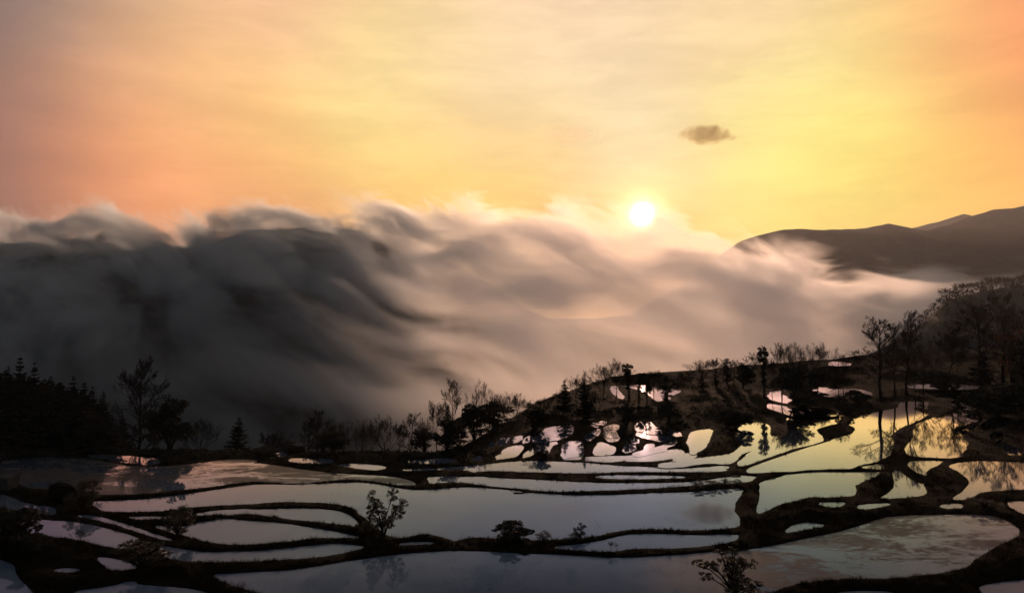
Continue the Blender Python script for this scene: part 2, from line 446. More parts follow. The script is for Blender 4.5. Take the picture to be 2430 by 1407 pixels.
# ---------------------------------------------------------------- terraces
# survey of the waterlines; each list is read from a sheet (A-E) with its own origin and scale
SHEET = {'A': (0, 800, 2.3186), 'B': (600, 800, 2.3186), 'C': (1200, 800, 2.3186), 'D': (1730, 800, 2.3186), 'E': (1080, 800, 3.4714), 'F': (0, 0, 1.0)}
PONDS = '''
A 470,653 600,653 730,662 860,672 880,690 800,697 700,684 580,664
A 0,690 60,673 200,667 350,665 480,672 580,690 680,708 800,715 920,712 1050,700 1200,680 1320,675 1450,685 B 0,690 150,712 300,735 450,752 620,760 760,768 860,790 900,810 830,813 740,800 640,785 560,778 430,785 330,795 200,797 0,788 A 1300,800 1150,820 1000,838 850,855 700,865 560,862 480,855 400,840 260,832 150,825 80,790 60,765 0,760
A 520,905 620,903 800,893 1000,870 1150,848 1300,825 B 0,814 200,814 350,810 500,802 600,802 700,815 800,835 900,845 1000,842 1100,830 1200,828 1350,838 1500,855 C 30,857 232,866 400,873 600,870 800,862 1000,855 1150,845 1270,835 1300,840 1298,860 1265,900 1250,950 1285,1000 1285,1040 1150,1055 1000,1058 850,1050 720,1050 600,1065 500,1090 400,1105 200,1115 0,1108 B 1250,1096 1180,1100 1110,1118 1080,1105 1000,1085 940,1080 870,1095 790,1103 730,1080 680,1045 640,1010 600,975 560,942 500,918 400,908 250,903 100,905 0,914 A 1200,920 1000,940 900,952 700,957 600,955 540,945 515,920
A 1060,975 1200,955 1330,949 B 20,952 100,948 250,944 380,948 480,960 540,985 575,1020 590,1045 520,1032 400,1017 250,1002 150,988 0,969 A 1300,970 1240,978 1200,972 1100,978
A 690,991 850,989 915,988 905,998 780,999
A 840,1036 900,1042 1040,1040 1060,1025 1150,1015 1220,1000 1290,1005 B 0,1015 150,1025 300,1045 450,1070 560,1095 600,1105 500,1103 400,1100 300,1107 200,1122 0,1138 A 1250,1138 1150,1125 1050,1098 950,1075
A 410,980 520,985 620,1010 750,1050 850,1085 960,1118 890,1108 800,1078 700,1048 600,1018 500,994
A 0,862 60,885 130,912 220,930 300,938 305,965 295,978 220,975 150,960 80,945 30,930 0,930
A 90,990 160,1000 300,1012 420,1020 520,1040 620,1065 700,1085 750,1105 760,1125 680,1160 600,1150 500,1128 430,1115 330,1100 220,1090 150,1070 120,1040
A 880,1150 950,1160 1050,1175 1150,1185 1300,1182 B 0,1180 150,1168 300,1150 450,1137 560,1144 620,1155 540,1175 400,1200 250,1213 100,1226 0,1230 A 1250,1238 1120,1240 1000,1230 920,1210 880,1190
A 525,1212 600,1215 680,1230 720,1250 760,1265 690,1278 620,1282 580,1260
A 290,1283 350,1272 420,1275 455,1288 380,1292
A 0,1225 50,1240 80,1265 85,1300 110,1340 150,1375 185,1407 230,1480 0,1480 -200,1480 -200,1225
A 1165,1308 1250,1305 B 0,1295 200,1287 350,1265 500,1240 650,1218 800,1198 900,1188 1100,1178 1300,1183 1500,1193 C 100,1193 232,1196 400,1206 600,1217 800,1212 1000,1196 1200,1180 D 71,1178 100,1173 300,1138 450,1103 600,1076 750,1030 850,995 950,985 1100,980 1300,978 1450,985 1540,1020 1600,1065 1590,1090 1500,1130 1400,1190 1340,1225 1330,1255 1200,1290 1100,1305 1000,1310 950,1322 850,1325 700,1325 500,1335 400,1350 300,1375 230,1407 60,1409 -60,1424 -90,1560 A 1500,1560 1480,1420 1391,1395 1300,1368 1210,1335
A 400,1400 550,1380 640,1365 680,1350 740,1345 760,1365 900,1372 1000,1380 1100,1395 1200,1430 1200,1500 300,1500
B 195,680 210,668 300,670 370,685 375,692 300,692
B 355,672 420,675 450,687 390,690
B 135,648 160,640 185,650 160,654
B 455,703 550,697 680,705 745,715 680,730 600,722 520,710
B 840,685 950,677 1050,668 1130,680 1060,690 950,695
B 815,730 900,728 1050,722 1200,712 1350,695 1500,683 C 90,684 250,686 400,692 520,700 600,710 750,715 850,722 1000,728 1150,725 1230,728 1150,738 1000,739 850,739 700,738 600,738 500,744 300,742 100,738 0,733 B 1230,734 1215,742 1180,728 1050,727 950,732 880,732
B 960,770 1050,769 1150,768 1260,770 C 0,781 150,785 300,796 450,803 700,805 850,805 1000,800 1100,790 1200,775 1300,765 D 0,764 100,764 155,768 110,792 C 1250,798 1000,815 850,825 700,832 600,838 400,845 250,845 100,830 0,822 B 1300,815 1200,800 1100,795 1050,797 980,805 970,790
C 480,768 600,762 800,762 950,765 1000,770 850,775 700,778 550,775
E 640,850 660,830 720,795 730,770 800,745 900,735 960,732 965,760 950,790 900,820 850,835 780,840 700,865 645,872
E 560,860 590,830 630,820 625,850 575,870
E 480,860 490,830 550,815 540,835 510,855
E 360,855 380,840 440,830 445,855 400,880 360,885
E 280,887 310,873 318,886 298,895
E 555,985 620,935 700,895 790,870 850,862 800,885 770,920 770,960 740,935 660,950 600,975
E 330,998 400,960 390,945 440,915 540,895 560,905 520,950 500,975 400,990
E 150,1010 175,992 215,990 190,1012
E 880,990 900,870 1000,865 1050,870 1040,900 1050,920 1030,925 1055,950 1050,965 960,975
E 1145,960 1160,910 1190,870 1250,885 1315,915 1310,935 1290,955 1200,962
E 1060,850 1080,810 1160,775 1180,760 1190,780 1170,800 1120,830 1090,850
E 1110,715 1170,706 1178,728 1140,736
E 1185,705 1235,698 1230,716
E 1240,740 1320,725 1345,735 1310,770 1330,810 1350,840 1280,855 1245,830 1240,780
E 1395,900 1420,888 1480,885 1480,925 1390,945
E 1580,890 1640,885 1625,900 1560,935 1572,905
E 1490,730 1540,700 1545,770 1495,760
E 1570,770 1580,720 1600,700 1640,745 1690,770 1700,793 1600,785
E 1500,785 1600,795 1700,810 1790,825 1720,858 1600,830 1500,803
E 1770,770 1850,790 1860,810 1780,800
E 1455,828 1520,860 1470,867
E 1925,860 1935,800 2000,775 2120,765 2100,800 2080,850 2060,900 2000,935 1950,960 1940,900 1915,870
E 1460,962 1700,905 1760,880 1810,850 1815,870 1740,900 1735,920 1600,950 1500,975
E 1060,1005 1100,995 1300,987 1420,986 1480,978 1400,1006 1250,1018
E 1390,1012 1480,988 1700,947 1850,930 1880,950 1800,985 1700,1005 1560,1013
E 1780,1010 1900,963 1985,970 1960,990 1850,1010
E 880,996 960,991 1050,989 1000,999
C 830,703 950,691 1090,668 1190,656 1260,640 1300,602 1305,575 1270,550 1290,500 1320,475 1400,475 1450,490 1445,530 1460,555 1500,547 1420,590 1340,620 1290,640 1260,675 1230,690 1100,686 980,705 880,711
C 900,729 1000,724 1100,718 1200,708 1235,716 1100,731
D 45,703 90,660 140,625 220,590 300,560 340,525 325,470 318,448 450,440 600,432 625,435 610,465 540,480 480,495 475,525 500,545 515,565 430,590 350,605 260,640 170,670 110,695
D 660,465 685,470 700,440 770,428 860,410 935,395 945,365 1000,358 1090,360 1085,390 1095,420 1050,445 1000,470 960,480 900,520 870,545 905,575 890,600 880,640 860,655 800,680 720,690 680,715 600,718 450,718 350,728 200,736 90,740 150,710 240,680 350,640 430,615 520,590 600,560 680,540 705,510 690,485 650,468
D 725,716 770,705 845,698 845,723 780,721
D 1030,485 1100,460 1200,425 1245,395 1225,345 1240,335 1320,333 1325,350 1320,400 1340,430 1400,450 1380,460 1350,490 1300,520 1260,540 1310,580 1290,620 1260,655 1150,655 1060,650 980,640 975,615 990,590 1020,570 1020,520
D 1390,480 1440,460 1480,440 1530,455 1540,475 1470,495 1400,508
D 1440,535 1500,532 1510,555 1480,560 1520,590 1580,615 1623,640 1530,640 1500,600 1450,560
D 1580,475 1623,455 1700,450 1700,470 1585,483
D 980,690 1050,680 1180,678 1150,700 1100,725 1075,745 1090,765 1040,745 1000,715
D 1210,710 1250,695 1350,683 1450,685 1560,690 1700,695 1850,700 1850,830 1680,830 1550,838 1450,842 1380,850 1320,885 1260,893 1230,885 1290,850 1330,800 1300,760 1250,730
D 830,885 880,860 910,825 915,790 900,755 920,730 970,765 1030,805 1065,805 1090,860 1000,875 900,885
D 170,800 250,780 350,750 500,743 650,745 800,747 830,744 800,765 740,790 690,815 695,850 690,870 560,876 440,876 380,892 280,913 220,948 165,968 152,958 170,900 175,830
D 480,913 600,910 640,912 615,930 560,936
D 705,927 800,920 900,916 840,930 750,943 710,941
D 300,1075 350,1035 420,1020 500,1030 530,1037 450,1052 380,1064
D 1150,927 1200,920 1280,919 1285,936 1200,939
D 1530,910 1580,903 1680,905 1800,910 1800,1010 1680,990 1600,960 1550,935
C 250,1155 400,1143 500,1128 600,1103 680,1088 800,1083 950,1090 1100,1092 1200,1088 1275,1090 D 45,1085 50,1108 0,1123 C 1200,1132 1080,1146 900,1158 750,1158 680,1160 620,1174 500,1178 350,1167
B 790,1143 850,1131 950,1127 1020,1134 900,1140
D 600,1403 750,1397 900,1404 950,1440 900,1500 600,1500 550,1440
D 1370,1372 1500,1350 1623,1335 1800,1330 1800,1480 1500,1480 1400,1410
E 1285,415 1330,405 1335,440 1370,480 1390,500 1350,490 1300,450
E 1368,387 1500,384 1590,392 1700,418 1865,440 1800,462 1770,480 1765,510 1740,515 1740,490 1700,515 1680,520 1630,490 1580,450 1500,420 1430,402
D 385,262 500,255 600,245 620,260 590,275 640,295 700,290 800,315 700,320 600,315 520,325 505,305 450,285 380,272
D 215,330 240,300 280,295 285,320 340,345 355,360 280,350
D 215,370 300,385 365,400 480,395 560,405 600,425 480,430 380,432 300,410 220,385
D 970,250 1050,247 1200,252 1330,255 1400,270 1300,280 1150,277 1000,275
D 540,145 600,139 670,138 665,148 590,151
D 540,205 620,200 640,208 570,212
'''
MUDDY = {1: 'stubble', 13: 'mud', 36: 'mud', 12: 'mud'}

H_ROW = np.array([765, 790, 830, 860, 900, 925, 950, 1000, 1050, 1100, 1200, 1300, 1407, 1600, 1900], float)
H_VAL = np.array([3.5, 8.5, 15.0, 18.5, 21.5, 22.8, 23.2, 23.6, 23.8, 23.9, 24.0, 24.1, 24.2, 24.3, 24.4])
def h_row(py):
    return np.interp(py, H_ROW, H_VAL)
_rows = np.linspace(785, 1900, 1200)
_p = at_h(np.full_like(_rows, W0 / 2), _rows, h_row(_rows))
_o = np.argsort(_p[:, 1])
TD_Y, TD_Z, TD_R = _p[_o, 1], _p[_o, 2], _rows[_o]
EDGE_X = np.array([-400, 0, 600, 1040, 1100, 1150, 1200, 1250, 1310, 1450, 1700, 2000, 2430, 2900], float)
EDGE_Y = np.array([126, 124, 120, 119.5, 126, 138, 152, 174, 198, 242, 258, 290, 312, 316], float)
def edge_y(u):
    return np.interp(np.asarray(u) * FOC + W0 / 2, EDGE_X, EDGE_Y)
def land_z(x, y):
    """the hillside without its terraces; past the shoulder it drops into the valley"""
    x = np.asarray(x, float); y = np.asarray(y, float)
    e = edge_y(x / np.maximum(y, 1))
    z = np.interp(np.minimum(y, e), TD_Y, TD_Z)
    z = np.where(y < TD_Y[0], TD_Z[0] + (TD_Y[0] - y) * 0.62, z)
    d = np.maximum(y - e, 0)
    return np.maximum(z - d * d / (d + 14) * 0.62, Z_TOE - 8)

def parse(line):
    out = []; s = 'F'
    for tok in line.split():
        if tok in SHEET:
            s = tok
        else:
            a, b = tok.split(',')
            x0, y0, k = SHEET[s]
            out.append((x0 + float(a) / k, y0 + float(b) / k))
    return np.array(out)
def chaikin(p, it=1):
    for _ in range(it):
        q = np.roll(p, -1, 0)
        p = np.stack([0.82 * p + 0.18 * q, 0.18 * p + 0.82 * q], 1).reshape(-1, 2)
    return p
def resample(p, step):
    q = np.roll(p, -1, 0); out = []
    for a, b in zip(p, q):
        nseg = max(1, int(np.hypot(*(b - a)) / step))
        for i in range(nseg):
            out.append(a + (b - a) * i / nseg)
    return np.array(out)
ponds = []
for i, line in enumerate(l for l in PONDS.strip().split('\n')):
    px = parse(line)
    small = px[:, 0].max() - px[:, 0].min() < 110
    px = chaikin(px, 1 if small else 2)
    # the banks hide a little of the water behind them, so the true waterline lies slightly outside the surveyed one
    nx_ = np.roll(px, -1, 0); pv_ = np.roll(px, 1, 0); tg = nx_ - pv_
    tg = tg / (np.linalg.norm(tg, axis=1, keepdims=True) + 1e-9)
    ar = np.sum(px[:, 0] * nx_[:, 1] - nx_[:, 0] * px[:, 1])
    px = px + np.stack([tg[:, 1], -tg[:, 0]], -1) * (np.sign(ar) * (3.4 if px[:, 1].mean() < 1090 else 1.6))
    row = 0.5 * px[:, 1].mean() + 0.25 * (min(px[:, 1].max(), 1450) + px[:, 1].min())
    h = float(h_row(row))
    P3 = at_h(px[:, 0], px[:, 1], h)
    xy = P3[:, :2]
    xy = resample(xy, 0.9)
    # the waterline wanders a little
    wob = 0.0036 * np.linalg.norm(xy, axis=1)
    xy = xy + np.stack([fbm(xy[:, 0] * 0.7, xy[:, 1] * 0.7, 3, 5), fbm(xy[:, 0] * 0.7, xy[:, 1] * 0.7, 3, 9)], -1) * wob[:, None]
    ponds.append((xy, EYE - h))

def signed_dist(X, Y, poly):
    a = poly; b = np.roll(poly, -1, 0)
    best = np.full(X.shape, 1e9, np.float64)
    inside = np.zeros(X.shape, bool)
    for (ax, ay), (bx, by) in zip(a, b):
        ex, ey = bx - ax, by - ay
        dx, dy = X - ax, Y - ay
        t = np.clip((dx * ex + dy * ey) / (ex * ex + ey * ey + 1e-12), 0, 1)
        qx = dx - t * ex; qy = dy - t * ey
        np.minimum(best, qx * qx + qy * qy, out=best)
        if ay != by:
            c = ((ay > Y) != (by > Y)) & (X < ax + (Y - ay) / ey * ex)
            inside ^= c
    d = np.sqrt(best)
    return np.where(inside, -d, d)

us = np.arange(-0.90, 0.9001, 0.0016)
ys = [38.0]
while ys[-1] < 380:
    ys.append(ys[-1] * (1.0050 if ys[-1] > 50 else 1.012))
ys = np.array(ys)
U, Y = np.meshgrid(us, ys)
X = U * Y
base = land_z(X, Y)
rough = fbm(X * 0.35, Y * 0.35, 4, 2)
fine = fbm(X * 1.7, Y * 1.7, 3, 31)
wsum = np.zeros_like(X); zsum = np.zeros_like(X); dmin = np.full_like(X, 1e3)
inside_z = np.full_like(X, -1e3); inside_d = np.zeros_like(X)
REACH = 9.0
for poly, z in ponds:
    x0, y0 = poly.min(0) - REACH; x1, y1 = poly.max(0) + REACH
    r0, r1 = np.searchsorted(ys, y0), np.searchsorted(ys, y1)
    if r1 <= r0:
        continue
    sub = (slice(max(r0 - 1, 0), r1 + 1), slice(None))
    m = (X[sub] > x0) & (X[sub] < x1)
    if not m.any():
        continue
    xs_, ys_ = X[sub][m], Y[sub][m]
    # a coarse outline is enough away from the water
    sd = signed_dist(xs_, ys_, poly)
    ins = sd < 0
    a = inside_z[sub]; b = inside_d[sub]
    av = a[m]; bv = b[m]
    upd = ins & (z > av)
    av[upd] = z; bv[upd] = -sd[upd]
    a[m] = av; b[m] = bv
    d = np.maximum(sd, 0)
    wgt = np.where(d < REACH, (1 - d / REACH).clip(0) ** 2 / (d + 0.12) ** 2.2, 0)
    ws = wsum[sub]; zs = zsum[sub]; dm = dmin[sub]
    t = ws[m]; t += wgt; ws[m] = t
    t = zs[m]; t += wgt * z; zs[m] = t
    t = dm[m]; dm[m] = np.minimum(t, d)
wb = 0.012
lev = (zsum + wb * base) / (wsum + wb)
crest = np.interp(Y, [60, 85, 125], [0.22, 0.16, 0.09])
dm_e = dmin / (1 + np.maximum(Y - 62, 0) / 38)
t_ = np.clip((dm_e - 0.9) / 2.6, 0, 1)
crest = crest * (0.45 + 1.1 * value_noise(X * 0.22, Y * 0.16, 90))
bank = crest * (1 - np.exp(-dmin / 0.3)) + np.interp(Y, [140, 185], [0.70, 0.22]) * t_ * t_ * (3 - 2 * t_)
far_ = np.clip((dm_e - 2.2) / 4.0, 0, 1)
past = np.clip((Y - edge_y(U)) / 3 + 1, 0, 1)
lev = lev * (1 - past) + np.minimum(lev, base) * past
bank = bank * (1 - 0.8 * past)
very = fbm(X * 4.5, Y * 4.5, 2, 77)
Zg = lev + bank + (fine * 0.30 + very * 0.16) * np.clip(dmin / 0.5, 0, 1) * (0.35 + 0.65 * np.clip((dm_e - 0.6) / 2, 0, 1) + 0.3 * (Y < 90)) + rough * (0.22 * np.clip((dm_e - 0.5) / 2.5, 0, 1) + np.interp(Y, [140, 185], [1.4, 0.5]) * far_ * (1 - past))
ing = inside_z > -900
Zg = np.where(ing, inside_z - np.minimum(inside_d * 0.9, 0.35), Zg)
Z_GROUND = Zg
def ground_z(x, y):
    """height of the finished ground (bilinear in the terrain mesh)"""
    x = np.asarray(x, float); y = np.asarray(y, float)
    fu = np.clip((x / y - us[0]) / (us[1] - us[0]), 0, len(us) - 2)
    fr = np.clip(np.interp(y, ys, np.arange(len(ys))), 0, len(ys) - 2)
    i = fr.astype(int); j = fu.astype(int); a = fr - i; b = fu - j
    return (Zg[i, j] * (1 - a) + Zg[i + 1, j] * a) * (1 - b) + (Zg[i, j + 1] * (1 - a) + Zg[i + 1, j + 1] * a) * b
def water_dist(x, y):
    fu = np.clip(np.rint((np.asarray(x) / y - us[0]) / (us[1] - us[0])), 0, len(us) - 1).astype(int)
    fr = np.clip(np.rint(np.interp(y, ys, np.arange(len(ys)))), 0, len(ys) - 1).astype(int)
    return np.where(ing[fr, fu], -inside_d[fr, fu], dmin[fr, fu])

# earth: dark soil, winter grass and moss
M_EARTH = bpy.data.materials.new('terrace_earth')
M_EARTH.use_nodes = True
k = NT(M_EARTH.node_tree)
P = k.obj()
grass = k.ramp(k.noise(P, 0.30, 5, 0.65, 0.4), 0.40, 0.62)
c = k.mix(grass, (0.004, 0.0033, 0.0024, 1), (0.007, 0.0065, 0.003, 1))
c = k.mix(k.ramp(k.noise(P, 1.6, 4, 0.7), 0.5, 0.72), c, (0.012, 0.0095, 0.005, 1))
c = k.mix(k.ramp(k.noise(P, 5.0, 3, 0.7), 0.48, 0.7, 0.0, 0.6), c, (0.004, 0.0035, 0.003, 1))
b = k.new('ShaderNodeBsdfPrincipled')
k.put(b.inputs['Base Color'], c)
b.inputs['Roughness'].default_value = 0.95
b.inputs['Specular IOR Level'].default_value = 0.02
bn = k.new('ShaderNodeBump'); bn.inputs['Strength'].default_value = 0.9; bn.inputs['Distance'].default_value = 0.25
k.put(bn.inputs['Height'], k.noise(P, 3.0, 6, 0.7))
k.put(b.inputs['Normal'], bn.outputs[0])
k.put(k.new('ShaderNodeOutputMaterial').inputs[0], b.outputs[0])
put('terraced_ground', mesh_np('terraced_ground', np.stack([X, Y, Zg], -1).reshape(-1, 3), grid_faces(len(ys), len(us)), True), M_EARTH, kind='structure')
# the rest of the land: behind and beside the viewer, and the drop to the valley
us2 = np.concatenate([np.linspace(-1.25, -0.9, 12), np.linspace(-0.86, 0.86, 80), np.linspace(0.9, 1.25, 12)])
ys2 = np.linspace(372, 640, 50)
U2, Y2 = np.meshgrid(us2, ys2)
Z2 = land_z(U2 * Y2, Y2) + 3 * fbm(U2 * Y2 / 20, Y2 / 20, 4, 8) - 0.3
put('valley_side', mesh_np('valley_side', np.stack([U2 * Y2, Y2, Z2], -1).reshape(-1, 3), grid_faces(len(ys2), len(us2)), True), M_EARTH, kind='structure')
for s in (-1, 1):
    us3 = np.linspace(0.895, 2.2, 30) * s
    U3, Y3 = np.meshgrid(us3, np.linspace(38, 375, 60))
    Z3 = land_z(U3 * Y3, Y3) + 2 * fbm(U3 * Y3 / 12, Y3 / 12, 4, 12)
    f = grid_faces(60, 30)
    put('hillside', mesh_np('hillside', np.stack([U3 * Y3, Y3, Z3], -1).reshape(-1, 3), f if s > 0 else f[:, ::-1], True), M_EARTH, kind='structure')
xs4 = np.linspace(-90, 90, 40); ys4 = np.linspace(-60, 38.5, 30)
X4, Y4 = np.meshgrid(xs4, ys4)
z38 = float(land_z(0.0, 38.0))
Z4 = np.where(Y4 > 0, z38 + (38 - Y4) * (EYE - 1.8 - z38) / 38 * 0.96, EYE - 2.4 + 0.05 * -Y4) + 0.3 * fbm(X4 / 4, Y4 / 4, 3, 4)
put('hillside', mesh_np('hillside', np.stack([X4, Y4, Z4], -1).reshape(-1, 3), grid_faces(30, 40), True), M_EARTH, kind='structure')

# ---------------------------------------------------------------- water
def water_material(name, kind):
    m = bpy.data.materials.new(name)
    m.use_nodes = True
    k = NT(m.node_tree)
    P = k.obj()
    bn = k.new('ShaderNodeBump'); bn.inputs['Strength'].default_value = 0.05; bn.inputs['Distance'].default_value = 0.02
    k.put(bn.inputs['Height'], k.noise(k.vmath('MULTIPLY', P, (1.0, 0.6, 1.0)), 1.6, 3, 0.6))
    fr = k.new('ShaderNodeFresnel'); fr.inputs[0].default_value = 1.33
    k.put(fr.inputs['Normal'], bn.outputs[0])
    gl = k.new('ShaderNodeBsdfGlossy')
    gl.inputs['Color'].default_value = (0.66, 0.80, 1.0, 1)
    gl.inputs['Roughness'].default_value = 0.03
    k.put(gl.inputs['Normal'], bn.outputs[0])
    k.put(gl.inputs['Color'], k.mix(k.ramp(fr.outputs[0], 0.20, 0.46), (0.38, 0.50, 1.0, 1), (0.96, 0.88, 1.0, 1)))
    df = k.new('ShaderNodeBsdfDiffuse')
    silt = k.mix(k.ramp(k.noise(P, 0.12, 4, 0.6), 0.35, 0.7), (0.098, 0.130, 0.176, 1), (0.116, 0.146, 0.190, 1))
    k.put(df.inputs[0], silt)
    mx = k.new('ShaderNodeMixShader')
    k.put(mx.inputs[0], k.ramp(fr.outputs[0], 0.115, 0.42, 0.0, 1.0, smooth=False)); k.put(mx.inputs[1], df.outputs[0]); k.put(mx.inputs[2], gl.outputs[0])
    sh = mx.outputs[0]
    if kind != 'clear':
        st = k.vmath('MULTIPLY', P, (0.5, 1.0, 1.0))
        a = k.noise(st, 0.16, 4, 0.6, 0.8)
        b2 = k.noise(st, 1.5, 5, 0.75, 1.0)
        mk = k.math('ADD', k.math('MULTIPLY', a, 0.75), k.math('MULTIPLY', b2, 0.5))
        mask = k.ramp(mk, 0.55, 0.67, 0.0, 0.85)
        if kind == 'mud':                  # only the right-hand paddies have been turned over
            mask = k.math('MULTIPLY', mask, k.ramp(k.sep(P)[0], 8.0, 26.0))
        mud = k.new('ShaderNodeBsdfPrincipled')
        col = (0.085, 0.050, 0.058, 1) if kind == 'mud' else (0.055, 0.050, 0.045, 1)
        k.put(mud.inputs['Base Color'], k.mix(b2, (0.03, 0.022, 0.02, 1), col))
        mud.inputs['Roughness'].default_value = 0.55
        mud.inputs['Specular IOR Level'].default_value = 0.02
        b3 = k.new('ShaderNodeBump'); b3.inputs['Strength'].default_value = 0.6; b3.inputs['Distance'].default_value = 0.05
        k.put(b3.inputs['Height'], b2); k.put(mud.inputs['Normal'], b3.outputs[0])
        m2 = k.new('ShaderNodeMixShader')
        k.put(m2.inputs[0], mask); k.put(m2.inputs[1], sh); k.put(m2.inputs[2], mud.outputs[0])
        sh = m2.outputs[0]
    k.put(k.new('ShaderNodeOutputMaterial').inputs[0], sh)
    return m
M_WATER = {q: water_material('paddy_water_' + q, q) for q in ('clear', 'stubble', 'mud')}
for i, (poly, z) in enumerate(ponds):
    a = np.roll(poly, 1, 0); b = np.roll(poly, -1, 0)
    t = b - a
    nrm = np.stack([t[:, 1], -t[:, 0]], -1) / (np.linalg.norm(t, axis=1, keepdims=True) + 1e-9)
    area = 0.5 * np.sum(poly[:, 0] * b[:, 1] - b[:, 0] * poly[:, 1])
    g = poly + nrm * (0.30 if area > 0 else -0.30)
    v = np.concatenate([g, np.full((len(g), 1), z)], 1)
    f = np.arange(len(g)) if area > 0 else np.arange(len(g))[::-1]
    put('pond_water', mesh_np('pond_water', v, f[None, :]), M_WATER[MUDDY.get(i, 'clear')], kind='structure')

# ---------------------------------------------------------------- vegetation
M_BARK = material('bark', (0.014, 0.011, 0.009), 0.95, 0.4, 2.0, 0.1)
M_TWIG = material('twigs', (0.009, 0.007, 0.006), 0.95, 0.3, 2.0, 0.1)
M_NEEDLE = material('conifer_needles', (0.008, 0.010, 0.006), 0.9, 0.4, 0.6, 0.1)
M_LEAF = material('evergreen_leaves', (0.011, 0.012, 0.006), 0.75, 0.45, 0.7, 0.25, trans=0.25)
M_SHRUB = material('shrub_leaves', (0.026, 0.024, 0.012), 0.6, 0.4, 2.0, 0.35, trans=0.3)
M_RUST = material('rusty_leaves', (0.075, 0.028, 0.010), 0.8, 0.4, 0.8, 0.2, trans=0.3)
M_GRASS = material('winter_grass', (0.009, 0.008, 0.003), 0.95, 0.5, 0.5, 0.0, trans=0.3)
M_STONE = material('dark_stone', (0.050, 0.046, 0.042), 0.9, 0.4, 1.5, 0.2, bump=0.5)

class Soup:
    """collects tubes and blades"""
    def __init__(self):
        self.v = []; self.q = []; self.t = []; self.n = 0
    def tube(self, pts, rad, sides):
        pts = np.asarray(pts, float); m = len(pts)
        d = np.gradient(pts, axis=0)
        d /= np.linalg.norm(d, axis=1, keepdims=True) + 1e-9
        up = np.where(np.abs(d[:, 2:3]) > 0.9, [[1.0, 0, 0]], [[0, 0, 1.0]])
        a = np.cross(d, up); a /= np.linalg.norm(a, axis=1, keepdims=True) + 1e-9
        b = np.cross(d, a)
        th = np.arange(sides) * 2 * np.pi / sides
        ring = pts[:, None] + np.asarray(rad)[:, None, None] * (np.cos(th)[None, :, None] * a[:, None] + np.sin(th)[None, :, None] * b[:, None])
        self.v.append(ring.reshape(-1, 3))
        i = np.arange(m - 1)[:, None] * sides + np.arange(sides)[None]
        j = np.arange(m - 1)[:, None] * sides + (np.arange(sides)[None] + 1) % sides
        self.q.append(np.stack([i, j, j + sides, i + sides], -1).reshape(-1, 4) + self.n)
        self.n += m * sides
    def blades(self, c, along, across, tip=0.25):
        """leaf blades: centre, half-length vector, half-width vector; a four-sided leaf with a narrowed tip"""
        k_ = len(c)
        v = np.stack([c - along * 0.9 - across * 0.35, c - along * 0.1 - across, c + along - across * tip * 0.2, c + along * 0.05 + across], 1).reshape(-1, 3)
        self.v.append(v)
        self.q.append(np.arange(4 * k_).reshape(-1, 4) + self.n)
        self.n += 4 * k_
    def spears(self, c, along, across):
        k_ = len(c)
        self.v.append(np.stack([c - across, c + across, c + along], 1).reshape(-1, 3))
        self.t.append(np.arange(3 * k_).reshape(-1, 3) + self.n)
        self.n += 3 * k_
    def mesh(self, name):
        fs = []
        if self.q: fs.append(np.concatenate(self.q))
        if self.t: fs.append(np.concatenate(self.t))
        return mesh_np(name, np.concatenate(self.v), fs)

def unit(v):
    return v / (np.linalg.norm(v, axis=-1, keepdims=True) + 1e-9)
def rvec(r, k_):
    return unit(r.normal(size=(k_, 3)))

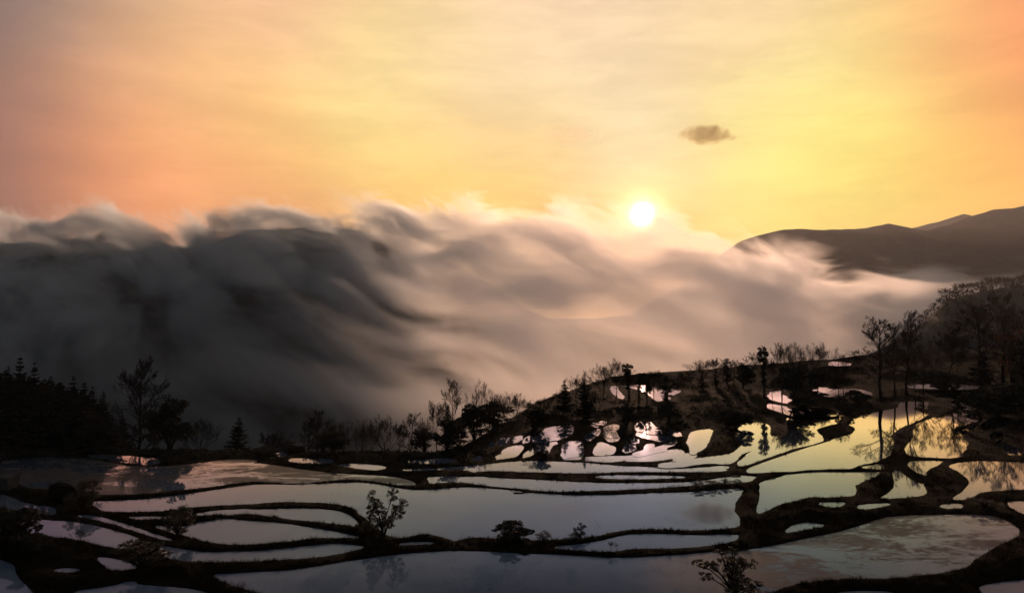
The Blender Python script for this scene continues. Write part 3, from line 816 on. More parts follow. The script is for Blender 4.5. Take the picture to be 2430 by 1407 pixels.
def bare_tree(seed, style='vase', limbs=13, twig=0.0011, clear=0.25, spread=0.5):
    """height 1; returns trunk mesh and branch mesh"""
    r = np.random.default_rng(seed)
    tr, br = Soup(), Soup()
    top = 0.96 if style == 'leader' else 0.62
    m = 9
    zz = np.linspace(0, top, m)
    wx = np.cumsum(r.normal(0, 0.008, m)); wy = np.cumsum(r.normal(0, 0.008, m)); wx[0] = wy[0] = 0
    trunk = np.stack([wx, wy, zz], 1)
    r0 = 0.017
    trad = r0 * (1 - zz / (top * 1.02)) ** 0.8 + 0.0016
    trad[0] *= 1.5
    tr.tube(trunk, trad, 6)
    def grow(p, d, L, rad, lev):
        k_ = 5 if lev < 2 else (4 if lev == 2 else 3)
        pts = [p]; dd = d.copy()
        bend = 0.10 if style == 'leader' else 0.13
        for i in range(k_ - 1):
            dd = unit(dd + r.normal(0, 0.13, 3) + np.array([0, 0, bend * (0.7 + 0.3 * lev)]))
            pts.append(pts[-1] + dd * L / (k_ - 1))
        pts = np.array(pts)
        rr = np.maximum(rad * np.linspace(1, 0.35, k_), twig)
        br.tube(pts, rr, 4 if lev == 0 else 3)
        if lev >= 3:
            return
        nb = (7, 6, 4)[lev] + r.integers(0, 2)
        for i in range(nb):
            f = 0.28 + 0.72 * (i + r.random()) / nb
            s = min(int(f * (k_ - 1)), k_ - 2); ff = f * (k_ - 1) - s
            q_ = pts[s] * (1 - ff) + pts[s + 1] * ff
            ax = unit(pts[s + 1] - pts[s])
            side = unit(np.cross(ax, rvec(r, 1)[0]))
            nd = unit(ax * r.uniform(0.65, 1.0) + side * r.uniform(0.45, 0.8))
            grow(q_, nd, L * r.uniform(0.42, 0.62) * (1.1 - 0.5 * f), np.interp(f, [0, 1], [rr[0], rr[-1]]) * 0.62, lev + 1)
    az = r.random() * 7
    for i in range(limbs):
        f = (i + 0.5 * r.random()) / limbs
        az += 2.4 + r.normal(0, 0.3)
        z = clear + (top - clear) * f
        p = np.array([np.interp(z, zz, trunk[:, 0]), np.interp(z, zz, trunk[:, 1]), z])
        if style == 'leader':
            L = spread * (0.30 + 0.62 * math.sin(math.pi * (0.22 + 0.70 * f))) * r.uniform(0.75, 1.1) * 0.74
            el = 0.50 + 0.62 * f + r.normal(0, 0.10)
        else:
            L = (1.0 - z) * r.uniform(0.72, 0.98)
            el = 0.62 + 0.62 * f + r.normal(0, 0.1)
        d = np.array([math.cos(az) * math.cos(el), math.sin(az) * math.cos(el), math.sin(el)])
        if style != 'leader':
            d[:2] *= spread / 0.5
            d = unit(d)
        grow(p, d, L, np.interp(z, zz, trad) * 0.62, 0)
    return tr.mesh('trunk'), br.mesh('branches')

def conifer(seed, width=0.16, layers=34, ragged=0.25, low=0.04, power=0.9):
    r = np.random.default_rng(seed)
    tr, cr = Soup(), Soup()
    zz = np.linspace(0, 0.98, 6)
    tr.tube(np.stack([0 * zz, 0 * zz, zz], 1), 0.014 * (1 - zz) + 0.0015, 5)
    C_, A_, B_ = [], [], []
    for i in range(layers):
        f = (i + r.random()) / layers
        z = low + (1 - low) * f
        nb = int(6 + 5 * (1 - f))
        for b in range(nb):
            az = r.random() * 6.283
            L = width * ((1 - f) ** power + 0.02) * r.uniform(1 - ragged, 1 + ragged * 0.5)
            droop = r.uniform(-0.25, 0.25)
            d = np.array([math.cos(az), math.sin(az), droop])
            kx = 7
            t = (np.arange(kx) + 0.6) / kx
            p = np.array([0, 0, z]) + d * (t[:, None] * L) + np.array([0, 0, 1.0]) * (0.25 * L * t[:, None] ** 2)
            s = np.array([-d[1], d[0], 0.0])
            sg = np.where(np.arange(kx) % 2, 1.0, -1.0)[:, None]
            al = unit(d * 0.8 + s * sg * 0.6 + r.normal(0, 0.25, (kx, 3))) * (0.017 + 0.14 * L) * (1.15 - 0.5 * t[:, None])
            ac = unit(np.cross(al, rvec(r, kx))) * 0.45 * np.linalg.norm(al, axis=1, keepdims=True)
            C_.append(p); A_.append(al); B_.append(ac)
    cr.blades(np.concatenate(C_), np.concatenate(A_), np.concatenate(B_))
    cr.spears(np.array([[0, 0, 0.96]]), np.array([[0, 0, 0.06]]), np.array([[0.006, 0, 0]]))
    return tr.mesh('trunk'), cr.mesh('foliage')

def leafy(seed, clumps, leaf=0.03, per=140, stems=3, aspect=0.5):
    """clumps: (x, y, z, radius, flat) with height 1"""
    r = np.random.default_rng(seed)
    tr, cr = Soup(), Soup()
    for (x, y, z, R, fl) in clumps:
        m = 5
        t = np.linspace(0, 1, m)[:, None]
        st = np.array([r.normal(0, 0.015), r.normal(0, 0.015), 0]); en = np.array([x, y, z])
        mid = np.array([x * 0.25, y * 0.25, z * 0.55])
        pts = (1 - t) ** 2 * st + 2 * t * (1 - t) * mid + t ** 2 * en
        tr.tube(pts, np.linspace(0.016, 0.004, m), 4)
        for _ in range(4):
            e2 = en + rvec(r, 1)[0] * R * 0.9
            tr.tube(np.stack([pts[3], (pts[3] + e2) / 2 + rvec(r, 1)[0] * 0.01, e2]), np.array([0.006, 0.004, 0.002]), 3)
        kx = int(per * (R / 0.15) ** 1.4) + 8
        rad = R * (0.25 + 0.85 * r.random(kx) ** 0.55)
        dv = rvec(r, kx)
        dv[:, 2] *= fl
        # lumps inside the clump leave gaps
        lump = rvec(r, 7) * np.array([1, 1, fl])
        near = np.argmax(dv @ lump.T, 1)
        dv = unit(dv * 0.6 + lump[near] * 0.55) * np.linalg.norm(dv, axis=1, keepdims=True)
        p = en + dv * rad[:, None]
        al = unit(rvec(r, kx) + dv * 0.7 + np.array([0, 0, 0.2])) * leaf * r.uniform(0.6, 1.2, (kx, 1))
        ac = unit(np.cross(al, rvec(r, kx))) * np.linalg.norm(al, axis=1, keepdims=True) * aspect
        p = np.where(p[:, 2:3] < 0.02, p * [1, 1, 0] + [0, 0, 0.02], p)
        cr.blades(p, al, ac)
    return tr.mesh('stems'), cr.mesh('foliage')

def blob_clumps(seed, n_, w=0.35, z0=0.25, z1=0.85, R=0.2, fl=0.8):
    r = np.random.default_rng(seed)
    out = []
    for i in range(n_):
        z = z0 + (z1 - z0) * (i + r.random()) / n_
        f = math.sin(math.pi * min(max((z - z0 * 0.4) / (1.02 - z0 * 0.4), 0.08), 0.96)) ** 0.7
        a = r.random() * 6.283; rr = w * f * r.random() ** 0.6
        out.append((rr * math.cos(a), rr * math.sin(a), z, R * r.uniform(0.65, 1.15), fl))
    return out

def span(me):
    c = np.empty(len(me.vertices) * 3, np.float32); me.vertices.foreach_get('co', c)
    c = c.reshape(-1, 3)
    lo, hi = np.percentile(c[:, 0], [2, 98])
    return float(hi - lo), float(c[:, 2].max())

KINDS = {}
def kind(name, variants, parts, mats):
    KINDS[name] = []
    for a, b in variants:
        w, h = span(b)
        for me, mt in zip((a, b), mats):
            me.materials.append(mt)
        KINDS[name].append((a, b, w, h, parts))
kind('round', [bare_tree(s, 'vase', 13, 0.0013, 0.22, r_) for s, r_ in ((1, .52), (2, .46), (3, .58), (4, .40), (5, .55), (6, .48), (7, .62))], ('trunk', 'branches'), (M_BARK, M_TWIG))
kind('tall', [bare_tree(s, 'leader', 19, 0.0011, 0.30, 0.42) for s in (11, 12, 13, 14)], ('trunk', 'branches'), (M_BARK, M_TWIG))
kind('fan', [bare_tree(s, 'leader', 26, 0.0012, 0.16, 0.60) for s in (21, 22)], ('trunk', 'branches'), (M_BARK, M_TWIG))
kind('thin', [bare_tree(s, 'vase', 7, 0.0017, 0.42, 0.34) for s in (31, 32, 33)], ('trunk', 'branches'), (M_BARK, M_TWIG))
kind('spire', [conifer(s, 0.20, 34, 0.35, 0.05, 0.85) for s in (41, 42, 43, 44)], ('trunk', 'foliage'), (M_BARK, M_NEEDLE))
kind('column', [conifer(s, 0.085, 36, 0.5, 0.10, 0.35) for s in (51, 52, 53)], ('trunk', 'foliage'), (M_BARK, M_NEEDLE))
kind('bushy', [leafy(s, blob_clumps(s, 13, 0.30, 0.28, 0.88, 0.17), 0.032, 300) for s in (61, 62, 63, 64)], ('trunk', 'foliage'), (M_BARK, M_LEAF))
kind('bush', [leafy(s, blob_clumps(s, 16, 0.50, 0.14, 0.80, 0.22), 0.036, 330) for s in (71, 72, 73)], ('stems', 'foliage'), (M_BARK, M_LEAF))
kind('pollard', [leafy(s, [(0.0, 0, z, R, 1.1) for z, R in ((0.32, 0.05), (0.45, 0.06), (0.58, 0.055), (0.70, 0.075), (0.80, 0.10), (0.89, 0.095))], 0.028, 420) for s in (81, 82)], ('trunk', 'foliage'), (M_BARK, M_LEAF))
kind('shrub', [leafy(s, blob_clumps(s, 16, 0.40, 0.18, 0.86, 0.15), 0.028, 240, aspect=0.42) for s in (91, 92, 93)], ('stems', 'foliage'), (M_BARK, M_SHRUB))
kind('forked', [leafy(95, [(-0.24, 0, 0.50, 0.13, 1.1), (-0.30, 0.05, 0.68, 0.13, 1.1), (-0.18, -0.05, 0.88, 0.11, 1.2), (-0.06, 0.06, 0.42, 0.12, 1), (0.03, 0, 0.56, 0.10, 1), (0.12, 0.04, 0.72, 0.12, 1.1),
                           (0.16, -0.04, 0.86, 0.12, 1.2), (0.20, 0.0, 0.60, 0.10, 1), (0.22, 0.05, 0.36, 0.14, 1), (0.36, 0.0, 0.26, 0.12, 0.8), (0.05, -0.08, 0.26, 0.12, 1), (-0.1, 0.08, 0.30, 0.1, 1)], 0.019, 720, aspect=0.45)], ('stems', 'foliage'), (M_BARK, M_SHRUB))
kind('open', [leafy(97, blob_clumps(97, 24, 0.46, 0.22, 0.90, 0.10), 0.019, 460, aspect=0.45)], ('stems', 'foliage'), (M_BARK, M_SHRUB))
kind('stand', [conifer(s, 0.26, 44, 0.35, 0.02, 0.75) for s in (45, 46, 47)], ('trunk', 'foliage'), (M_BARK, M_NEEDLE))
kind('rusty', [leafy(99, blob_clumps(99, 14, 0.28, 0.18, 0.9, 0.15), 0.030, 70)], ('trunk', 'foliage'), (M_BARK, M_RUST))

COUNT = {}
def land_y_at_row(row):
    return float(np.interp(row, TD_R[::-1], TD_Y[::-1]))
def plant(kind_, name, text, cat, x, top, base, wide=None, dist=None, group=None, var=None, drop=0.12, sink=0.0):
    """x, top, base: survey of the crown tip and the foot; wide: crown width in the same units"""
    vs = KINDS[kind_]
    c = COUNT.get(kind_, 0); COUNT[kind_] = c + 1
    a, b, w, h, parts = vs[(c if var is None else var) % len(vs)]
    y = dist if dist else land_y_at_row(base)
    g = at_y(x, base, y)
    gz = float(ground_z(g[0], y)) if y < 370 else float(g[2])
    if y < 370 and water_dist(g[0], y) < 0.15:          # step onto the nearest bank
        best = None
        for rr in np.arange(0.5, 7, 0.5):
            for an in np.arange(0, 6.28, 0.5):
                xx, yy = g[0] + rr * 0.6 * math.cos(an), y + rr * math.sin(an)
                if water_dist(xx, yy) > 0.2:
                    best = (xx, yy); break
            if best: break
        if best:
            s = best[1] / y
            g[0], y = best[0], best[1]
            gz = float(ground_z(g[0], y))
    tip = at_y(x, top, y)
    H_ = max(tip[2] - gz + drop, 0.3)
    W_ = (wide if wide else (base - top) * w / h) / FOC * y
    root = bpy.data.objects.new(name, None)
    COL.objects.link(root)
    root.empty_display_size = 0.3
    root.location = (g[0], y, gz - drop)
    root.rotation_euler = (random.gauss(0, 0.02), random.gauss(0, 0.03), random.choice([0, math.pi]) + random.uniform(-0.35, 0.35))
    root.scale = (W_ / w, W_ / w, H_ / h)
    label(root, text, cat, group)
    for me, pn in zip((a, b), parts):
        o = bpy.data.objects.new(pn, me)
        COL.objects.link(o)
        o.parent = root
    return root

G1, G2, G3 = 'trees along the edge of the left ponds', 'trees on the wooded slope in the middle', 'trees on the right shoulder of the terraces'
G0, G4 = 'conifers of the dark stand at the left edge', 'bare trees along the misty ridge at right'
SH = 'shrubs growing on the earth banks'
TREES = [
 # the dark stand at the left edge
 ('spire', 'conifer', 9, 866, 1080, 44, 'dark conifer cut by the left edge of the photo, top of the stand', G0),
 ('spire', 'conifer', 41, 841, 1082, 56, 'tallest conifer of the dark stand, sharp spire at the left edge', G0),
 ('spire', 'conifer', 77, 858, 1084, 54, 'second tallest conifer of the dark stand, just right of its tallest spire', G0),
 ('spire', 'conifer', 123, 888, 1082, 62, 'broad twin-topped conifer in the middle of the dark stand', G0),
 ('spire', 'conifer', 172, 890, 1084, 60, 'conifer with pointed tip right of the middle of the dark stand', G0),
 ('spire', 'conifer', 197, 902, 1082, 56, 'conifer where the top of the dark stand starts sloping down to the right', G0),
 ('spire', 'conifer', 215, 916, 1084, 54, 'second conifer from the right end of the dark stand', G0),
 ('spire', 'conifer', 246, 925, 1082, 52, 'slender conifer at the right end of the dark stand', G0),
 # left of the middle
 ('fan', 'bare_tree', 326, 849, 1076, 116, 'tallest bare tree at left, fan of upswept branches beside the dark conifer stand', G1),
 ('spire', 'conifer', 288, 984, 1070, 44, 'small conifer between the dark stand and the tallest bare tree', G1),
 ('bushy', 'evergreen_tree', 404, 953, 1082, 74, 'ragged dark evergreen tree just right of the tallest bare tree', G1),
 ('round', 'bare_tree', 475, 1000, 1087, 66, 'small round-crowned bare tree standing alone left of the lone conifer', G1),
 ('spire', 'conifer', 563, 987, 1084, 56, 'lone dark conifer with neat cone shape on the far bank of the left pond', G1),
 ('bush', 'bush', 632, 1062, 1086, 62, 'low dark bush just right of the lone neat conifer', G1),
 ('round', 'bare_tree', 655, 1030, 1078, 56, 'low bare tree with flat umbrella crown above two dark bushes', G1),
 ('thin', 'bare_tree', 629, 1031, 1078, 34, 'thin bare sapling behind the low dark bush right of the lone conifer', G1),
 ('bush', 'bush', 694, 1047, 1088, 56, 'rounded dark bush left of the two slim bare trees', G1),
 ('tall', 'bare_tree', 728, 996, 1086, 36, 'left and shorter of the two slim bare trees beyond the small bright ponds', G1),
 ('tall', 'bare_tree', 755, 978, 1086, 40, 'right and taller of the two slim bare trees beyond the small bright ponds', G1),
 ('bushy', 'evergreen_tree', 765, 1033, 1090, 40, 'dark leafy tree at the foot of the taller slim bare tree', G1),
 ('bushy', 'evergreen_tree', 790, 1030, 1090, 52, 'broad dark leafy tree right of the two slim bare trees', G1),
 ('thin', 'bare_tree', 783, 997, 1082, 34, 'sparse bare tree rising behind the broad dark leafy tree', G1),
 ('round', 'bare_tree', 815, 998, 1086, 44, 'bare tree between the broad dark leafy tree and the twiggy thicket tree', G1),
 ('round', 'bare_tree', 857, 994, 1088, 50, 'dense twiggy tree left of the widest round bare tree', G1),
 ('round', 'bare_tree', 912, 988, 1088, 72, 'widest round bare tree of the row, many upright stems', G1),
 ('thin', 'bare_tree', 948, 1010, 1088, 30, 'thin bare tree right beside the widest round bare tree', G1),
 ('tall', 'bare_tree', 975, 986, 1090, 46, 'bare tree with several pale stems left of the dark cone-shaped bush', G1),
 ('round', 'bare_tree', 1010, 993, 1084, 46, 'bare tree rising behind the dark cone-shaped bush', G1),
 ('bushy', 'evergreen_tree', 1008, 1022, 1092, 50, 'dark cone-shaped bushy tree at the waterside, left of the dense dark evergreen', G1),
 ('thin', 'bare_tree', 1038, 954, 1075, 44, 'bare tree with thin crown just left of the tall airy bare tree', G1),
 ('tall', 'bare_tree', 1072, 902, 1072, 46, 'tall airy bare tree with narrow crown standing high above the tree row', G1),
 ('bushy', 'evergreen_tree', 1059, 995, 1090, 54, 'dense dark evergreen below the tall airy bare tree', G1),
 ('round', 'bare_tree', 1139, 903, 1052, 62, 'tall bare tree with full round crown right of the tall airy one', G1),
 ('bushy', 'evergreen_tree', 1126, 966, 1062, 58, 'dark evergreen with umbrella crown beneath the tall full-crowned bare tree', G1),
 ('bushy', 'evergreen_tree', 1175, 958, 1056, 70, 'broad dark evergreen with gaps right of the tall full-crowned bare tree', G1),
 ('round', 'bare_tree', 1182, 938, 1045, 40, 'bare tree peeking above the broad dark evergreen with gaps', G1),
 ('round', 'bare_tree', 1221, 937, 1035, 52, 'bare tree with wide twiggy crown where the wooded slope begins', G1),
 ('thin', 'bare_tree', 1250, 955, 1022, 36, 'thin bare tree right of the wide twiggy one at the start of the slope', G1),
 # the wooded slope
 ('bush', 'bush', 1272, 966, 1020, 48, 'dark bush on the lower end of the wooded slope', G2),
 ('round', 'bare_tree', 1290, 941, 1002, 50, 'low bare tree spreading left of the small spired conifer', G2),
 ('spire', 'conifer', 1339, 898, 985, 36, 'small conifer with neat spire on the wooded slope', G2),
 ('round', 'bare_tree', 1368, 886, 965, 50, 'bare tree directly behind the tall dark conifer of the slope', G2),
 ('spire', 'conifer', 1386, 884, 995, 42, 'tall dark conifer on the slope left of the domed bare trees', G2),
 ('round', 'bare_tree', 1433, 858, 950, 60, 'domed bare tree, left one of the pair beside the golden pond', G2),
 ('round', 'bare_tree', 1469, 846, 945, 64, 'domed bare tree, right and taller one of the pair beside the golden pond', G2),
 ('pollard', 'evergreen_tree', 1493, 861, 950, 22, 'tallest of the slim dark trees standing before the golden pond', G2),
 ('pollard', 'evergreen_tree', 1516, 884, 948, 17, 'thinnest of the slim dark trees standing before the golden pond', G2),
 ('bushy', 'evergreen_tree', 1535, 883, 952, 28, 'small dark tree with lumpy crown before the middle of the golden pond', G2),
 ('thin', 'bare_tree', 1551, 880, 925, 34, 'leaning bare sapling behind the golden pond', G2),
 ('pollard', 'evergreen_tree', 1584, 902, 975, 34, 'dark tree with ragged top before the right end of the golden pond', G2),
 ('thin', 'bare_tree', 1580, 884, 960, 18, 'bare pole-like tree rising out of the ragged dark tree by the golden pond', G2),
 ('round', 'bare_tree', 1613, 886, 924, 44, 'small bare tree just past the right end of the golden pond', G2),
 ('thin', 'bare_tree', 1641, 889, 922, 30, 'smallest bare tree, between golden pond and the grassy knoll', G2),
 ('round', 'bare_tree', 1668, 851, 920, 58, 'wide bare tree at the left end of the grassy knoll', G2),
 ('spire', 'conifer', 1666, 889, 924, 20, 'tiny conifer at the foot of the wide bare tree on the knoll', G2),
 ('thin', 'bare_tree', 1697, 847, 916, 38, 'thin bare tree with a bushy foot on top of the knoll', G2),
 ('column', 'conifer', 1699, 880, 918, 16, 'small dark conifer under the thin bare tree on the knoll', G2),
 ('column', 'conifer', 1725, 849, 912, 22, 'slender airy conifer among the bare trees of the knoll', G2),
 ('thin', 'bare_tree', 1742, 851, 912, 32, 'bare tree just right of the slender airy conifer', G2),
 ('bushy', 'evergreen_tree', 1763, 859, 922, 40, 'dark round-headed evergreen on the knoll', G2),
 ('thin', 'bare_tree', 1790, 835, 910, 34, 'pale thin bare tree left of the tall dark column tree', G2),
 ('pollard', 'evergreen_tree', 1815, 819, 945, 20, 'tall dark column tree with clipped top on the knoll', G2),
 # the right shoulder
 ('thin', 'bare_tree', 1832, 850, 918, 24, 'thin twiggy tree just right of the tall dark column tree', G3),
 ('round', 'bare_tree', 1851, 809, 932, 66, 'broad bare tree, first of the three domed ones right of the column tree', G3),
 ('round', 'bare_tree', 1890, 809, 928, 56, 'broad bare tree, middle one of the three domed ones right of the column tree', G3),
 ('round', 'bare_tree', 1947, 807, 900, 64, 'broad bare tree, last of the three domed ones right of the column tree', G3),
 ('round', 'bare_tree', 1978, 832, 900, 40, 'small bare tree right of the three domed ones', G3),
 ('bushy', 'evergreen_tree', 1885, 862, 958, 74, 'dark dense tree below the three domed bare trees', G3),
 ('spire', 'conifer', 1935, 842, 905, 22, 'small conifer in front of the last domed bare tree', G3),
 ('round', 'bare_tree', 2036, 846, 900, 44, 'hazy low bare tree left of the big bare trees at right', G3),
 ('tall', 'bare_tree', 2092, 748, 952, 92, 'big bare tree with leaning left limbs at the far edge of the bright pond', G3),
 ('tall', 'bare_tree', 2124, 764, 940, 50, 'bare tree between two bigger ones left of the misty ridge', G3),
 ('tall', 'bare_tree', 2151, 733, 938, 66, 'big bare tree with straight trunk and narrow crown, in front of the misty ridge', G3),
 ('round', 'bare_tree', 2191, 806, 938, 80, 'dark twiggy tree right of the straight narrow-crowned bare tree', G3),
 ('thin', 'bare_tree', 2172, 868, 945, 40, 'small bare tree with curved trunk above the far bank', G3),
 ('tall', 'bare_tree', 2246, 768, 915, 66, 'mid-sized bare tree standing before the dim hill at right', G3),
 ('thin', 'bare_tree', 2272, 794, 912, 44, 'slim bare tree just right of the mid-sized one before the dim hill', G3),
 ('tall', 'bare_tree', 2329, 713, 920, 96, 'large forked bare tree with wide crown, second from the right', G3),
 ('tall', 'bare_tree', 2380, 692, 922, 88, 'tallest bare tree at the right edge, crown reaching highest', G3),
 ('spire', 'conifer', 2306, 828, 920, 56, 'dark conifer below the large forked bare tree', G3),
 ('rusty', 'rusty_tree', 2405, 775, 925, 56, 'tree with rusty brown leaves at the right edge', G3),
 ('bushy', 'evergreen_tree', 2428, 792, 935, 66, 'dark evergreen cut by the right edge of the photo', G3),
 ('bush', 'bush', 2366, 905, 985, 150, 'big dark bush on the bank above the right end of the ponds', G3),
 ('bush', 'bush', 2420, 900, 972, 90, 'dark bush at the right edge behind the big bank bush', G3),
 ('bush', 'bush', 2225, 878, 925, 90, 'wide dark bush in front of the thin golden pond at right', G3),
 ('bush', 'bush', 1938, 868, 928, 90, 'wide dark thicket below the small conifer at right of middle', G3),
 ('bush', 'bush', 1905, 930, 968, 60, 'dark bush among the bright muddy ponds behind the far bank', G3),
 ('bush', 'bush', 2006, 953, 980, 34, 'small round dark bush on the far bank of the bright pond', G3),
 ('bush', 'bush', 2040, 925, 955, 50, 'dark bush at the foot of the muddy golden ponds', G3),
 ('thin', 'bare_tree', 1990, 880, 962, 34, 'crooked bare tree among the muddy golden ponds', G3),
 # dark trees in front of the little ponds
 ('bushy', 'evergreen_tree', 1486, 956, 1014, 46, 'big black evergreen standing before the cluster of small ponds', G2),
 ('bushy', 'evergreen_tree', 1590, 952, 1002, 44, 'dark evergreen on the back bank behind the striped little ponds', G2),
 ('bush', 'bush', 1745, 968, 1012, 74, 'dark bush on top of the big earth mound in the middle', G2),
 ('bush', 'bush', 1285, 1066, 1090, 36, 'small dark bush beside a leafless shrub among the little ponds at left', G2),
 ('round', 'leafless_shrub', 1256, 1048, 1080, 44, 'leafless shrub spreading over the little ponds', G2),
]
for t in TREES:
    kd, nm, x, top, base_, wide, text, grp = t
    cat = {'bush': 'bush', 'leafless_shrub': 'shrub'}.get(nm, 'tree')
    # the rows along the left rim stand a little way down the far slope
    far = None
    if grp is G1:
        far = float(edge_y((x - W0 / 2) / FOC)) + (random.uniform(1, 7) if kd in ('bush', 'bushy') else random.uniform(12, 26))
    elif grp is G0:
        far = random.uniform(134, 142)
    grow = 1.18 if grp is G1 and kd not in ('spire', 'bush') else 1.0
    plant(kd, nm, text, cat, x, top - (8 if grow > 1 else 0), base_, wide * grow, group=grp, dist=far)
# conifers deep in the stand
for i in range(56):
    x = -60 + 308 * ((i * 0.618) % 1.0)
    lim = np.interp(x, [-60, 0, 30, 90, 150, 190, 225, 255], [880, 872, 862, 888, 900, 912, 940, 990])
    plant('stand', 'conifer', 'dark conifer massed inside the stand at the left edge, its spire lost among the others', 'tree', x, lim + random.uniform(4, 46), 1082,
          random.uniform(70, 100), dist=random.uniform(124, 156), group='conifers lost inside the dark stand')

# shrubs near the viewer
SHRUBS = [
 ('forked', 'shrub', 910, 1160, 1279, 104, 'tall leafy shrub with two leaning heads on the bank in the middle'),
 ('bush', 'shrub', 1226, 1239, 1281, 76, 'round dense bush on the long bank right of the middle'),
 ('shrub', 'shrub', 1297, 1261, 1281, 34, 'smallest low shrub right beside the round dense bush'),
 ('shrub', 'shrub', 1383, 1239, 1279, 26, 'upright little shrub on the long bank, right of the low one'),
 ('shrub', 'shrub', 1366, 1262, 1280, 28, 'low shrub hugging the foot of the upright little shrub'),
 ('open', 'shrub', 1740, 1306, 1412, 126, 'nearest leafy shrub with sparse glinting leaves at the bottom edge'),
 ('shrub', 'shrub', 420, 1203, 1272, 68, 'dark bush between the curved banks of the left ponds'),
 ('shrub', 'shrub', 336, 1278, 1352, 106, 'wide leafy shrub overhanging the bank at lower left'),
 ('shrub', 'shrub', 196, 1135, 1205, 66, 'spiky shrub right beside the round mound at left'),
 ('round', 'leafless_shrub', 232, 1138, 1172, 40, 'sparse bare shrub right of the spiky one at left'),
 ('round', 'leafless_shrub', 190, 1256, 1290, 40, 'bare twiggy shrub on the lower left bank'),
 ('bush', 'bush', 22, 1205, 1300, 100, 'dense leafy bush at the left edge of the photo'),
 ('bush', 'bush', 66, 1262, 1318, 80, 'lower leafy bush just right of the one at the left edge'),
 ('thin', 'leafless_shrub', 1456, 1285, 1310, 22, 'lone dead twig plant on the narrow strip of water'),
 ('shrub', 'shrub', 1655, 1139, 1158, 30, 'first of the little shrubs on the middle bank, below the broad ponds'),
 ('shrub', 'shrub', 1690, 1138, 1156, 34, 'widest of the little shrubs on the middle bank'),
 ('shrub', 'shrub', 1722, 1136, 1153, 26, 'tallest of the little shrubs on the middle bank'),
 ('shrub', 'shrub', 1748, 1137, 1150, 24, 'last little shrub on the middle bank, nearest the crossing bank'),
 ('shrub', 'shrub', 2335, 1182, 1206, 60, 'low shrub on the junction of banks at right'),
]
for kd, nm, x, top, base_, wide, text in SHRUBS:
    plant(kd, nm, text, {'bush': 'bush'}.get(nm, 'shrub'), x, top, base_, wide, group=SH, drop=0.06)

# ---------------------------------------------------------------- the dim hill at right with its row of trees
HILL = [(1960, 900), (2060, 840), (2120, 812), (2160, 790), (2205, 748), (2262, 708), (2330, 690), (2430, 676), (2560, 668), (2800, 690)]
HY = 800.0
hx = np.array([(x - W0 / 2) / FOC for x, _ in HILL]); hz = np.array([at_y(x, y, HY)[2] for x, y in HILL])
uu = np.linspace(hx[0], hx[-1], 140); tt = np.linspace(-1, 1, 60)
U, T = np.meshgrid(uu, tt)
Yh = HY + T * 190
zr = np.interp(U, hx, hz)
Zh = zr - 0.62 * 190 * np.abs(T) ** 1.5 + 9.0 * fbm(U * Yh / 40, Yh / 40, 4, 40) * np.abs(T)
put('hill', mesh_np('hill', np.stack([U * Yh, Yh, Zh], -1).reshape(-1, 3), grid_faces(60, 140), True), M_HILL, kind='structure')
for i in range(40):
    x = 2150 + 300 * ((i + random.random() * 0.8) / 40)
    zt = float(np.interp((x - W0 / 2) / FOC, hx, hz))
    row = np.interp(x, [q[0] for q in HILL], [q[1] for q in HILL])
    hgt = random.uniform(22, 36) * (0.8 if x < 2230 else 1.05)
    kd = random.choice(['round', 'tall', 'thin', 'round'])
    plant(kd, 'bare_tree', 'small bare tree in the row along the crest of the dim hill at right', 'tree', x, row - hgt, row + 2, hgt * random.uniform(0.5, 0.85), dist=HY + random.uniform(-10, 18), group=G4, drop=2.0)

# ---------------------------------------------------------------- scrub, grass and reeds nobody could count
def scrub(name, spots, mat, per, leaf):
    r = np.random.default_rng(5)
    S = Soup()
    for (x, y, R, Hh) in spots:
        z = float(ground_z(x, y)) if y < 370 else float(land_z(x, y))
        kx = int(per * R * R)
        d = rvec(r, kx); d[:, 2] = np.abs(d[:, 2])
        p = np.array([x, y, z]) + d * (r.random((kx, 1)) ** 0.5) * np.array([R, R, Hh])
        al = unit(rvec(r, kx) + np.array([0, 0, 0.5])) * leaf * r.uniform(0.5, 1.5, (kx, 1))
        ac = unit(np.cross(al, rvec(r, kx))) * np.linalg.norm(al, axis=1, keepdims=True) * 0.5
        S.blades(p, al, ac)
        kt = max(2, kx // 14)                      # twigs that stick out
        d = unit(rvec(r, kt) * [0.5, 0.5, 0.3] + [0, 0, 0.9])
        S.spears(np.array([x, y, z]) + rvec(r, kt) * [R * .6, R * .6, 0], d * Hh * r.uniform(0.9, 1.6, (kt, 1)), np.tile([[0.03, 0, 0]], (kt, 1)))
    return put(name, S.mesh(name), mat, kind='stuff')
spots = []
r_ = np.random.default_rng(12)
tries = 0
while len(spots) < 900 and tries < 60000:
    tries += 1
    x = r_.uniform(-60, 2500)
    e = float(edge_y((x - W0 / 2) / FOC))
    y = r_.uniform(108, e + 10)
    X_ = (x - W0 / 2) / FOC * y
    wd = float(water_dist(X_, y)) if y < 370 else 99
    if wd < (1.2 if x < 1150 else 4.5):
        continue
    if 1640 < x < 1830 and 200 < y < 250 and r_.random() < 0.75:   # the grassy knoll stays open
        continue
    if wd < 40 or y > e - 12:
        R = r_.uniform(0.6, 1.5) * (0.75 if x < 1150 else 1.1)
        R = min(R, max(wd * 0.6, 0.6))
        spots.append((X_, y, R, R * r_.uniform(0.45, 1.0) * (0.7 if x < 1150 else 1.0)))
scrub('scrub', spots, M_LEAF, 36, 0.20)

